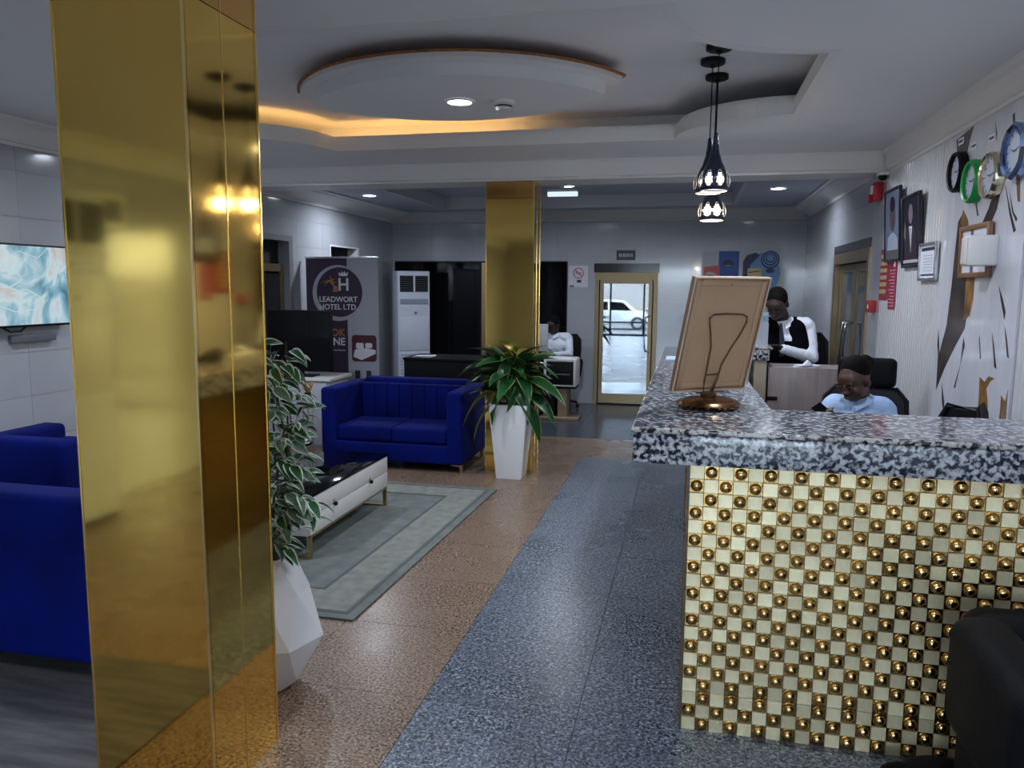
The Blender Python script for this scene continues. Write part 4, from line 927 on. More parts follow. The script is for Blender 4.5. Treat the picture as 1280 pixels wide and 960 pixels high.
# black desk behind the sofa
t = thing('black_desk', 'black high desk behind the right half of the blue sofa', 'desk', (-2.48, 7.75, 0))
obj('front_panel', MB().box(-2.895, -2.07, 7.60, 7.63, .0, .83), blackp, t); obj('desk_top', MB().box(-2.90, -2.05, 7.58, 8.1, .832, .86), blackp, t, bevel=.003)
obj('side_panel', MB().box(-2.895, -2.86, 7.63, 8.08, 0, .83), blackp, t); obj('side_panel', MB().box(-2.10, -2.07, 7.63, 8.08, 0, .83), blackp, t)
mb = MB()
for i in range(3): mb.box(-.10, .10, -.07, .07, i * .005, i * .005 + .003, Matrix.Translation((-2.72 + i * .015, 7.72, .8605)) @ Matrix.Rotation(.15 * i, 4, 'Z'))
tag(obj('paper_stack', mb, lilac), 'few loose papers on top of the black desk behind the sofa', 'paper')

# ================================================================ FAR OFFICE CORNER
t = thing('office_desk', 'dark desk in the far left corner behind the printer', 'desk', (-1.9, 9.75, 0))
obj('desk_top', MB().box(-2.3, -1.45, 9.50, 9.86, .70, .73), blackp, t, bevel=.003); obj('panel', MB().box(-2.28, -1.47, 9.55, 9.57, .08, .70), blackp, t)
for x_ in (-2.28, -1.50): obj('side', MB().box(x_, x_ + .03, 9.57, 9.84, 0, .70), blackp, t)
t = thing('monitor', 'pale grey computer monitor seen from its back beside the far pillar', 'monitor', (-1.80, 9.6, .731))
obj('screen_back', MB().box(-1.95, -1.735, 9.60, 9.63, .79, 1.135), mat('monitor grey', (.42, .43, .44), .5), t, bevel=.004)
obj('stand', MB().box(-1.86, -1.82, 9.63, 9.65, .74, .85).box(-1.91, -1.77, 9.58, 9.72, .731, .742), blackp, t)
t = thing('printer', 'boxy printer with black front and pale sides on a wooden stand', 'printer', (-1.50, 9.2, .412))
px0, px1, py0 = -1.70, -1.28, 9.16
obj('body', MB().box(px0 + .03, px1 - .06, py0 + .01, py0 + .35, .43, .70), blackp, t, bevel=.006)
obj('side_cover', MB().box(px0, px0 + .03, py0, py0 + .35, .425, .735), wlac, t, bevel=.008); obj('side_cover', MB().box(px1 - .06, px1 - .03, py0, py0 + .35, .425, .735), wlac, t, bevel=.008)
obj('lid', MB().box(px0 + .02, px1 - .04, py0 + .005, py0 + .35, .705, .745), wlac, t, bevel=.008); obj('bottom_tray', MB().box(px0, px1 - .03, py0, py0 + .35, .412, .424), wlac, t)
obj('paper_slot', MB().box(px0 + .06, px1 - .10, py0 + .004, py0 + .01, .55, .56), mat('slot grey', (.2, .2, .2), .4), t)
t = thing('printer_stand', 'tan wooden pedestal stand under the printer', 'stand', (-1.5, 9.3, 0))
obj('post', MB().box(-1.53, -1.42, 9.20, 9.42, .035, .38), tanw, t); obj('side_post', MB().box(-1.66, -1.57, 9.20, 9.42, .035, .38), blackp, t); obj('base_board', MB().box(-1.74, -1.27, 9.12, 9.46, 0, .034), tanw, t, bevel=.003); obj('top_board', MB().box(-1.70, -1.31, 9.18, 9.44, .381, .411), blackp, t)

# ================================================================ BACK WALL ITEMS
yw = YB - .0065
t = thing('door_sign', 'small dark nameplate above the far glass door', 'sign', (-.865, yw, 2.03))
obj('plate', MB().box(-.99, -.74, yw - .012, yw - .001, 1.965, 2.095), mat('sign navy', (.02, .02, .04), .3), t)
for i, wd in enumerate((.022, .018, .026, .02, .022, .016, .024)): obj('glyph', MB().box(-.955 + i * .027, -.955 + i * .027 + wd * .75, yw - .014, yw - .0125, 2.008, 2.052), mat('sign glyph', (.45, .45, .5), .5), t)
t = thing('no_smoking_sign', 'white no-smoking notice with a red ring left of the far glass door', 'sign', (-1.50, yw, 1.72))
obj('sheet', MB().box(-1.635, -1.37, yw - .004, yw - .001, 1.60, 1.89), mat('notice white', (.62, .60, .66), .5), t)
rg = MB(); o1 = disc(-1.50, 1.79, .075, n=28); o2 = disc(-1.50, 1.79, .060, n=28)
for i in range(28):
    j = (i + 1) % 28; rg.prism([o1[i], o1[j], o2[j], o2[i]], yw - .006, yw - .0045, axis=1)
rg.prism([(-1.55, 1.825), (-1.54, 1.84), (-1.45, 1.755), (-1.46, 1.74)], yw - .006, yw - .0045, axis=1)
obj('red_ring', rg, mat('notice red', (.5, .12, .16), .5), t); obj('cigarette', MB().box(-1.54, -1.46, yw - .0055, yw - .0045, 1.784, 1.797), pnavy, t)
obj('text_block', MB().box(-1.52, -1.46, yw - .0055, yw - .0045, 1.66, 1.70), pnavy, t); obj('text_line', MB().box(-1.62, -1.56, yw - .0055, yw - .0045, 1.575 + .03, 1.625), pnavy, t)
def P2(tt, nm, poly, m, k_): obj(nm, MB().prism(poly, yw - .003 - .001 * k_, yw - .0022 - .001 * k_, axis=1), m, tt)
t = thing('poster', 'split white and blue art poster with red inset, left of the blue round one', 'poster', (.36, yw, 1.87))
P2(t, 'sheet', [(.13, 1.60), (.60, 1.60), (.60, 2.08), (.13, 2.08)], pgrey, 0); P2(t, 'blue_half', [(.345, 1.6), (.60, 1.6), (.60, 2.08), (.345, 2.08)], pblue, 1)
P2(t, 'red_inset', [(.16, 1.66), (.36, 1.66), (.36, 1.90), (.16, 1.875)], mat('poster coral', (.55, .12, .10), .5), 2); P2(t, 'lips', [(.165, 1.78), (.22, 1.815), (.26, 1.81), (.33, 1.78), (.26, 1.775)], pgrey, 3); P2(t, 'dark_lips', disc(.25, 1.74, .08, .03, 20), pnavy, 3)
P2(t, 'shadow_mark', disc(.465, 1.92, .07, .05, 20), pnavy, 2); P2(t, 'highlight', [(.41, 1.90), (.46, 1.885), (.52, 1.90), (.46, 1.892)], textw, 3)
t = thing('poster', 'light blue poster with concentric rings and yellow box, nearest the right wall', 'poster', (.88, yw, 1.85))
P2(t, 'sheet', [(.64, 1.50), (1.12, 1.50), (1.12, 2.08), (.64, 2.08)], mat('poster ground', (.40, .41, .43), .5), 0)
P2(t, 'blue_shape', disc(.90, 1.80, .215, .26, 28), plblue, 1); P2(t, 'dark_arc', [(.65, 1.6), (.73, 1.6), (.74, 1.9), (.86, 2.03), (.80, 2.06), (.70, 2.03), (.65, 1.95)], pnavy, 2)
P2(t, 'dark_ring', disc(.985, 1.97, .115, n=28), pnavy, 3)
for i, (r_, m_c) in enumerate(((.098, plblue), (.085, pnavy), (.070, plblue), (.056, pnavy), (.044, plblue))): P2(t, 'ring', disc(.985, 1.975 + .004 * i, r_, n=24), m_c, 4 + i)
P2(t, 'dark_mark', disc(.99, 1.83, .055, .03, 18), pnavy, 3); P2(t, 'yellow_box', [(.71, 1.64), (.89, 1.64), (.88, 1.86), (.71, 1.86)], yel, 5); P2(t, 'black_bar', [(.725, 1.80), (.87, 1.82), (.87, 1.83), (.725, 1.812)], pnavy, 6)

# ================================================================ RIGHT WALL ITEMS
X = XR - .010          # face of the ribbed panels
def PR(tt, nm, poly, m, d0, d1): return obj(nm, MB().prism(poly, X - d1, X - d0, axis=0), m, tt)      # poly in (y, z)
MU = {"dark_top": [(4.866, 2.424), (4.599, 2.455), (4.646, 2.384), (4.68, 2.313), (4.82, 2.3)],
 "dark_main": [(4.73, 1.968), (4.657, 2.015), (4.586, 1.93), (4.453, 1.761), (4.397, 1.667), (4.454, 1.556), (4.492, 1.4), (4.624, 1.294), (4.772, 1.16), (4.89, 1.022), (4.904, 1.205), (4.79, 1.403), (4.758, 1.626), (4.746, 1.807)],
 "gold_in": [(4.66, 2.029), (4.573, 1.964), (4.403, 1.692), (4.401, 1.557), (4.434, 1.471), (4.525, 1.433), (4.528, 1.555), (4.53, 1.694), (4.646, 1.838), (4.711, 1.931)],
 "dark_diag": [(4.092, 2.128), (4.149, 2.067), (4.18, 1.986), (4.269, 1.895), (4.38, 1.915), (4.292, 1.997), (4.222, 2.084), (4.196, 2.135)],
 "gold_bot": [(4.224, 1.175), (4.154, 1.158), (4.109, 1.191), (4.034, 1.188), (4.079, 1.17), (4.121, 1.129), (4.087, 1.053), (4.08, 0.986), (4.208, 0.965), (4.213, 1.068)],
 "dark_bot": [(4.217, 1.026), (4.132, 1.063), (4.072, 1.023), (4.059, 0.988), (4.208, 0.965)],
 "gold_r": [(3.939, 1.122), (3.888, 1.101), (3.864, 1.162), (3.86, 1.023), (3.938, 1.01), (3.935, 1.068)],
 "gold_tr": [(3.987, 2.114), (3.944, 2.13), (3.913, 1.989), (3.943, 1.995)],
 "v1": [(4.8, 1.081), (4.728, 0.977), (4.723, 0.912), (4.768, 0.971)], "v2": [(4.502, 1.355), (4.471, 1.314), (4.53, 1.167), (4.571, 1.072), (4.589, 1.079), (4.517, 1.204)],
 "v3": [(4.082, 1.624), (4.017, 1.562), (3.969, 1.502), (3.976, 1.464), (4.033, 1.547)], "v4": [(4.115, 1.403), (4.072, 1.342), (4.02, 1.234), (4.05, 1.242)],
 "v5": [(3.971, 1.441), (3.927, 1.383), (3.886, 1.296), (3.909, 1.301)], "v6": [(4.107, 2.093), (4.008, 1.954), (3.933, 1.867), (3.957, 1.858), (4.025, 1.948)],
 "v7": [(4.049, 2.055), (3.977, 1.951), (3.926, 1.917), (3.941, 1.904), (3.996, 1.953)], "v8": [(4.494, 2.083), (4.422, 1.976), (4.44, 1.974), (4.504, 2.068)],
 "v9": [(4.271, 1.378), (4.227, 1.265), (4.24, 1.261), (4.276, 1.361)], "v10": [(4.934, 1.377), (4.892, 1.283), (4.887, 1.187), (4.929, 1.281)],
 "v11": [(4.089, 2.396), (4.062, 2.404), (4.044, 2.343), (4.06, 2.331)], "v12": [(4.295, 2.407), (4.262, 2.354), (4.255, 2.307), (4.279, 2.358)]}
t = thing('marble_panel', 'white marble wall panel with bold dark and gold veins behind the clocks', 'wall panel', (XR, 4.40, 0))
ys = [3.842, 4.03, 4.22, 4.41, 4.60, 4.79, 4.968]
for i in range(6): obj('slab', MB().box(XR - .012, XR - .0005, ys[i] + .001, ys[i + 1] - .001, 0, 2.455), marble, t)
Xs = XR - .012
vnum = 0
for k_, p in MU.items():
    m_ = veing if 'gold' in k_ else veind; d = .0012 if k_ in ('gold_in', 'dark_bot') else .0006
    if k_ == 'dark_diag': d = .0009
    p = [(max(3.845, min(4.96, a)), min(2.45, b_)) for a, b_ in p]
    obj('vein', MB().prism(p, Xs - d, Xs + .0001, axis=0), m_, t)
def clock(y, z, r, label, rim_m, n=36, depth=.05, rw=.016):
    t = thing('wall_clock', label, 'clock', (X, y, z), 'wall clocks in a row over the counter')
    rings = []
    for rr, d in ((r, 0), (r + .002, depth * .7), (r - rw * .4, depth), (r - rw, depth * .9), (r - rw * 1.1, depth * .55)):
        rings.append([(X - .004 - d, y + rr * math.cos(2 * PI * i / n), z + rr * math.sin(2 * PI * i / n)) for i in range(n)])
    obj('rim', MB().loft(rings, False), rim_m, t, smooth=n > 20, angle=50)
    obj('face', MB().prism([(y + (r - rw) * math.cos(2 * PI * i / n), z + (r - rw) * math.sin(2 * PI * i / n)) for i in range(n)], X - .004 - depth * .55, X - .003, axis=0), clockface, t)
    tk = MB()
    for i in range(12):
        a = 2 * PI * i / 12; c, s_ = math.cos(a), math.sin(a); r1, r2, w_ = (r - rw) * .78, (r - rw) * .93, .0025
        tk.prism([(y + r1 * c - w_ * s_, z + r1 * s_ + w_ * c), (y + r2 * c - w_ * s_, z + r2 * s_ + w_ * c), (y + r2 * c + w_ * s_, z + r2 * s_ - w_ * c), (y + r1 * c + w_ * s_, z + r1 * s_ - w_ * c)], X - .0055 - depth * .55, X - .0045 - depth * .55, axis=0)
    obj('hour_marks', tk, pnavy, t)
    for L_, a, w_ in ((r * .42, .25, .004), (r * .62, 2.9, .0025)):
        c, s_ = math.cos(a), math.sin(a)
        obj('hand', MB().prism([(y - w_ * s_, z + w_ * c), (y + L_ * c, z + L_ * s_), (y + w_ * s_, z - w_ * c)], X - .009 - depth * .55, X - .0075 - depth * .55, axis=0), pnavy, t)
clock(4.72, 2.232, .107, 'black-rimmed round clock, farthest left of the four wall clocks', blackp)
clock(4.47, 2.150, .108, 'bright green-rimmed round wall clock', green, rw=.018)
clock(4.213, 2.144, .110, 'round wall clock with a polished silver and gold rim beside the green one', mat('champagne chrome', (.75, .68, .50), .15, 1))
clock(3.935, 2.213, .125, 'large faceted silver-blue wall clock cut by the right edge of the picture', mat('silver blue rim', (.30, .42, .70), .12, 1), n=12, rw=.028)
for y, z, nm in ((4.78, 2.403, 'small white name tag above the black wall clock'), (4.57, 2.343, 'small white name tag above the green wall clock'), (4.32, 2.337, 'small white name tag above the silver and gold wall clock')):
    t = thing('name_tag', nm, 'label', (X, y, z)); PR(t, 'card', [(y - .042, z - .018), (y + .042, z - .018), (y + .042, z + .018), (y - .042, z + .018)], lilac, .003, .005)
    for i in range(6): PR(t, 'glyph', [(y - .030 + i * .0105, z - .006), (y - .023 + i * .0105, z - .006), (y - .023 + i * .0105, z + .007), (y - .030 + i * .0105, z + .007)], pnavy, .0052, .006)
def pframe(name, y0, y1, z0, z1, label, rim, inner, cat='picture', tilt=.0, t_=.018, dep=.022):
    t = thing(name, label, cat, (X, (y0 + y1) / 2 - .09, (z0 + z1) / 2))
    # hangs forward at the top
    M = Matrix(((0, -1, 0, X - .003), (1, 0, 0, -.09), (0, 0, 1, 0), (0, 0, 0, 1))) @ Matrix.Translation((0, 0, z0)) @ Matrix.Rotation(-tilt, 4, 'X') @ Matrix.Translation((0, 0, -z0))
    obj('frame', MB().frame(y0, y1, z0, z1, 0, dep, t_, M), rim, t, bevel=.002); obj('print', MB().box(y0 + t_, y1 - t_, dep * .3, dep * .55, z0 + t_, z1 - t_, M), inner, t)
    return t, M, dep * .55
def PF(t, M, d, nm, poly, m, k_): obj(nm, MB().prism(poly, d + k_ * .0008, d + k_ * .0008 + .0006, axis=1, M=M), m, t)
bfr = mat('black picture rim', (.012, .012, .02), .3)
t, M, d = pframe('portrait', 5.93, 6.36, 1.80, 2.31, 'framed pale portrait photograph of a head, left of the darker portrait', bfr, photo_l, tilt=.06)
PF(t, M, d, 'face', disc(6.14, 2.12, .075, .11, 24), mat('portrait face', (.10, .055, .06), .4), 1); PF(t, M, d, 'hair', disc(6.14, 2.20, .07, .055, 20), photo_d, 2); PF(t, M, d, 'shoulders', [(5.98, 1.83), (6.30, 1.83), (6.27, 1.97), (6.18, 2.0), (6.10, 2.0), (6.01, 1.96)], mat('portrait robe', (.42, .48, .60), .4), 1); PF(t, M, d, 'lower_band', [(5.95, 1.82), (6.34, 1.82), (6.34, 1.88), (5.95, 1.88)], mat('portrait base', (.12, .11, .12), .4), 3)
t, M, d = pframe('portrait', 5.44, 5.86, 1.745, 2.215, 'framed dark portrait of a suited figure with white shirt, nearer the certificate', bfr, photo_d, tilt=.06)
PF(t, M, d, 'face', disc(5.66, 2.09, .050, .065, 24), mat('portrait face light', (.20, .15, .17), .4), 1); PF(t, M, d, 'jacket', [(5.50, 1.77), (5.80, 1.77), (5.80, 1.95), (5.72, 2.02), (5.60, 2.02), (5.52, 1.95)], mat('portrait jacket', (.03, .02, .035), .4), 1)
PF(t, M, d, 'shirt', [(5.655, 1.84), (5.69, 2.01), (5.62, 2.01)], textw, 2); PF(t, M, d, 'tie', [(5.655, 1.86), (5.665, 2.0), (5.645, 2.0)], maroon, 3); PF(t, M, d, 'caption', [(5.48, 1.775), (5.82, 1.775), (5.82, 1.795), (5.48, 1.795)], pgrey, 4); PF(t, M, d, 'hand', [(5.77, 1.92), (5.81, 1.95), (5.79, 2.05), (5.76, 2.0)], mat('portrait face light', (.20, .15, .17), .4), 3)
t, M, d = pframe('certificate', 5.10, 5.45, 1.655, 1.885, 'silver-framed certificate on the wall right of the dark portrait', mat('silver frame', (.55, .56, .60), .25, .8), lilac, tilt=.02)
PF(t, M, d, 'header', [(5.14, 1.835), (5.41, 1.835), (5.41, 1.855), (5.14, 1.855)], pnavy, 1); PF(t, M, d, 'footer', [(5.14, 1.685), (5.41, 1.685), (5.41, 1.695), (5.14, 1.695)], pnavy, 1)
for i in range(6): PF(t, M, d, 'text_line', [(5.18, 1.715 + .018 * i), (5.37, 1.715 + .018 * i), (5.37, 1.719 + .018 * i), (5.18, 1.719 + .018 * i)], pgrey, 1)
t, M, d = pframe('framed_notice', 4.27, 4.69, 1.665, 1.93, 'brown wooden frame on the marble panel half covered by a white box', mat('brown frame', (.25, .12, .06), .4), lilac, tilt=.03, t_=.025)
PF(t, M, d, 'dark_band', [(4.49, 1.69), (4.53, 1.69), (4.54, 1.91), (4.50, 1.91)], mat('grey band', (.12, .13, .16), .5), 1)
PF(t, M, d, 'orange_mat', [(4.655, 1.69), (4.665, 1.69), (4.665, 1.905), (4.655, 1.905)], orange, 1)
t = thing('wall_box', 'plain white box fixed to the wall in front of the brown frame', 'box', (X, 4.17, 1.79))
obj('body', MB().box(X - .13, X - .0, 4.12, 4.22, 1.715, 1.86), wlac, t, bevel=.008); obj('cover_plate', MB().box(X - .136, X - .131, 4.13, 4.21, 1.725, 1.85), wlac, t, bevel=.004)
t = thing('fire_notice', 'crimson fire-instruction posters hanging in two strips under the pale portrait', 'poster', (X, 6.25, 1.68))
PR(t, 'strip', [(6.16, 1.52), (6.45, 1.52), (6.45, 1.90), (6.16, 1.90)], redposter, .002, .004)
PR(t, 'strip', [(5.96, 1.46), (6.155, 1.46), (6.155, 1.82), (5.96, 1.82)], redposter, .003, .005)
for i in range(6): PR(t, 'yellow_text', [(6.24, 1.57 + .052 * i), (6.44, 1.57 + .052 * i), (6.44, 1.60 + .052 * i), (6.24, 1.60 + .052 * i)], yel, .0045, .0055)
for i in range(12): PR(t, 'white_text', [(5.99, 1.48 + .023 * i), (6.10 + .03 * (i % 3), 1.48 + .023 * i), (6.10 + .03 * (i % 3), 1.487 + .023 * i), (5.99, 1.487 + .023 * i)], mat('faded print', (.6, .35, .42), .5), .0055, .006)
PR(t, 'white_square', [(6.0, 1.76), (6.04, 1.76), (6.04, 1.80), (6.0, 1.80)], textw, .0055, .0065)
t = thing('call_point', 'small red fire call point below the crimson posters', 'alarm button', (X, 6.62, 1.47))
obj('box', MB().box(X - .045, X + .004, 6.55, 6.66, 1.42, 1.515), red, t, bevel=.006); obj('button', MB().box(X - .047, X - .045, 6.59, 6.62, 1.45, 1.485), textw, t)
t = thing('alarm_sounder', 'red fire alarm sounder under the ceiling beam at the corner', 'alarm', (XR, 6.62, 2.35))
obj('box', MB().box(XR - .07, XR - .007, 6.56, 6.68, 2.28, 2.42), red, t, bevel=.01); obj('strobe', MB().box(XR - .085, XR - .07, 6.59, 6.65, 2.33, 2.40), textw, t, bevel=.004); obj('horn', MB().lathe([(.03, 0), (.035, .02), (.02, .03)], (0, 0, 0), 16, Matrix.Translation((XR - .07, 6.63, 2.30)) @ Matrix.Rotation(-PI / 2, 4, 'Y')), red, t, smooth=True)
t = thing('security_camera', 'small white dome camera with black lens under the beam end', 'camera', (XR - .04, 6.395, 2.47))
obj('base', MB().box(XR - .085, XR - .01, 6.36, 6.46, 2.445, 2.474), trimw, t, bevel=.008); obj('dome', MB().ell((XR - .05, 6.40, 2.435), (.032, .032, .028)), blackp, t, smooth=True)

# television on the left wall
t = thing('television', 'lit wall television showing a pale blue picture on the left wall', 'television', (XL, 4.1, 1.59))
obj('casing', MB().box(XL + .03, XL + .075, 3.60, 4.50, 1.32, 1.845), blackp, t, bevel=.004)
obj('screen', MB().box(XL + .0755, XL + .077, 3.612, 4.488, 1.335, 1.833), tvm, t)
for pts, r_ in (([(3.66, 1.66), (3.85, 1.74), (4.05, 1.70), (4.12, 1.62), (4.02, 1.57), (3.9, 1.58)], .006), ([(4.02, 1.53), (4.15, 1.56), (4.25, 1.51), (4.22, 1.43), (4.05, 1.42), (3.9, 1.47)], .006), ([(4.1, 1.80), (4.25, 1.76), (4.34, 1.83)], .004)):
    sp = []
    for i in range(len(pts) - 1):
        for q in range(4): u_ = q / 4; sp.append((pts[i][0] * (1 - u_) + pts[i + 1][0] * u_, pts[i][1] * (1 - u_) + pts[i + 1][1] * u_))
    o = obj('screen_swirl', MB().tube([(XL + .0775, a, b_) for a, b_ in sp + [pts[-1]]], r_ * .6, 6), emis('screen swirl', (.60, .80, .86), .75), t)
obj('wall_bracket', MB().box(XL + .007, XL + .03, 3.9, 4.2, 1.45, 1.7), blackp, t); obj('foot', MB().tube([(XL + .05, 3.96, 1.33), (XL + .06, 4.02, 1.295), (XL + .06, 4.1, 1.295), (XL + .05, 4.16, 1.33)], .007), blackp, t)
t = thing('cable_box', 'slim black box on the wall just below the television', 'box', (XL, 4.30, 1.27)); obj('body', MB().box(XL + .007, XL + .04, 4.05, 4.40, 1.22, 1.27), mat('dark box grey', (.12, .13, .15), .5), t, bevel=.003)  # slim box in one plain dark grey

# ================================================================ OFFICE CHAIRS
def office_chair(label, loc, rz, head=True, backh=1.0, w_=.25, mm=mesh_m, seat=True):
    """local axes: sitter faces -y"""
    t = thing('office_chair', label, 'chair', loc, None, rz); K = dict(parent=t, local=True)
    rings = []
    for z, hw, yy in ((.52, w_ * .75, .20), (.62, w_ * .95, .225), (.78, w_, .235), (backh - .06, w_ * .95, .26), (backh, w_ * .72, .27)):
        rings.append([(x_, yy + dy - abs(x_) * .12, z) for x_, dy in ((-hw, 0), (-hw * .5, -.02), (0, -.025), (hw * .5, -.02), (hw, 0), (hw, .025), (hw * .5, .01), (0, .005), (-hw * .5, .01), (-hw, .025))])
    obj('backrest', MB().loft(rings), mm, smooth=True, bevel=.008, **K)
    ob = MB().tube([(-w_ * .77, .21, .52), (-w_ * .97, .21, .64), (-w_ * 1.02, .215, .78), (-w_ * .97, .24, backh - .06), (-w_ * .74, .255, backh + .004), (w_ * .74, .255, backh + .004), (w_ * .97, .24, backh - .06), (w_ * 1.02, .215, .78), (w_ * .97, .21, .64), (w_ * .77, .21, .52)], .014, 8)
    obj('back_frame', ob, blackp, smooth=True, **K)
    if head:
        obj('headrest', MB().box(-.165, .165, .225, .30, backh + .01, backh + .19), leather, bevel=.035, seg=4, **K)
        obj('headrest_post', MB().box(-.03, .03, .28, .30, backh - .1, backh + .08), blackp, **K)
    obj('seat', MB().box(-.23, .23, -.22, .20, .40, .455), mm, bevel=.025, seg=3, **K)
    for s_ in (-1, 1): obj('armrest', MB().tube([(s_ * .25, .1, .42), (s_ * .275, .1, .60), (s_ * .275, .06, .64), (s_ * .275, -.14, .64)], [.013, .013, .018, .018], 8), blackp, smooth=True, **K)
    obj('gas_post', MB().tube([(0, 0, .12), (0, 0, .40)], .03, 12), chrome, **K)
    for i in range(5):
        a = 2 * PI * i / 5 + .3; lg = obj('leg', MB().tube([(0, 0, .12), (.24 * math.cos(a), .24 * math.sin(a), .075)], [.025, .015], 8), blackp, **K)
        obj('caster', MB().ell((.24 * math.cos(a), .24 * math.sin(a), .03), (.024, .024, .03), None, 10, 8), blackp, parent=lg, local=True)
    return t
office_chair('black high-backed office chair with headrest carrying the seated woman', (.985, 4.80, 0), -.30, True, 1.0, .235)
office_chair('small black office chair whose rounded back peeps over the counter by the marble panel', (1.075, 3.85, 0), -.9, False, 1.045, .10, leather)
office_chair('tall black leather chair behind the standing man', (.93, 6.45, 0), .15, False, 1.235, .21, leather)

# ================================================================ PEOPLE
def frame_m(c, fwd, upv):
    f = Vector(fwd).normalized(); upv = Vector(upv); r = f.cross(upv).normalized(); u_ = r.cross(f).normalized()
    return Matrix(((r.x, f.x, u_.x, c[0]), (r.y, f.y, u_.y, c[1]), (r.z, f.z, u_.z, c[2]), (0, 0, 0, 1)))   # x right, y forward, z up
def add_head(mb, H):
    e = lambda c, r, rot=None: mb.add(*ell_raw(c, r), H)
    def ell_raw(c, r, n=20, m=14):
        q = MB().ell(c, r, None, n, m); return q.v, q.f
    e((0, -.018, .028), (.074, .092, .088)); e((0, .022, -.030), (.058, .068, .072)); e((0, .045, -.078), (.030, .034, .026)); e((0, .035, .03), (.064, .052, .05))
    for s_ in (-1, 1):
        e((s_ * .034, .060, -.028), (.024, .022, .022)); e((s_ * .076, -.012, -.010), (.012, .020, .032)); e((s_ * .027, .080, .018), (.021, .010, .007)); e((s_ * .044, .02, -.055), (.02, .04, .03))
        e((s_ * .010, .098, -.028), (.010, .009, .008))
    e((0, .092, -.008), (.009, .012, .026)); e((0, .104, -.026), (.011, .012, .011)); e((0, .086, -.052), (.024, .012, .006)); e((0, .085, -.062), (.021, .012, .006))
def hand(mb, wrist, d, n, curl=.9, thumb=1, s=.92):
    """palm and five separate bent fingers; d points to the fingers, n out of the palm"""
    wrist = Vector(wrist); d = Vector(d).normalized(); n = Vector(n); n = (n - d * n.dot(d)).normalized(); sd = d.cross(n).normalized() * thumb
    for k_ in range(4):
        o_ = (k_ - 1.5) * .019 * s; mb.cap(wrist + sd * o_ * .7, wrist + d * .082 * s + sd * o_, .013 * s, .0115 * s, 8)
    for k_, (L_, o_) in enumerate(((.066, 1.5), (.076, .5), (.070, -.5), (.054, -1.5))):
        p = wrist + d * .085 * s + sd * o_ * .0205 * s; dd = d.copy(); c = curl * (1 + .1 * k_)
        for j, fr_ in enumerate((.45, .32, .23)):
            dd = (dd * math.cos(c * .55) + n * math.sin(c * .55)).normalized() if True else dd; n2 = n
            q = p + dd * L_ * fr_ * s; mb.cap(p, q, (.0092 - j * .001) * s, (.0086 - j * .001) * s, 8); p = q; n = (n * math.cos(c * .55) - d * 0).normalized()
    p = wrist + d * .025 * s + sd * .028 * s; dd = (d * .6 + sd * .7 + Vector(n) * .35).normalized()
    q = p + dd * .042 * s; mb.cap(p, q, .013 * s, .0105 * s, 8); dd2 = (dd * .5 + d * .7 + Vector(n) * .5).normalized(); mb.cap(q, q + dd2 * .034 * s, .0100 * s, .008 * s, 8)
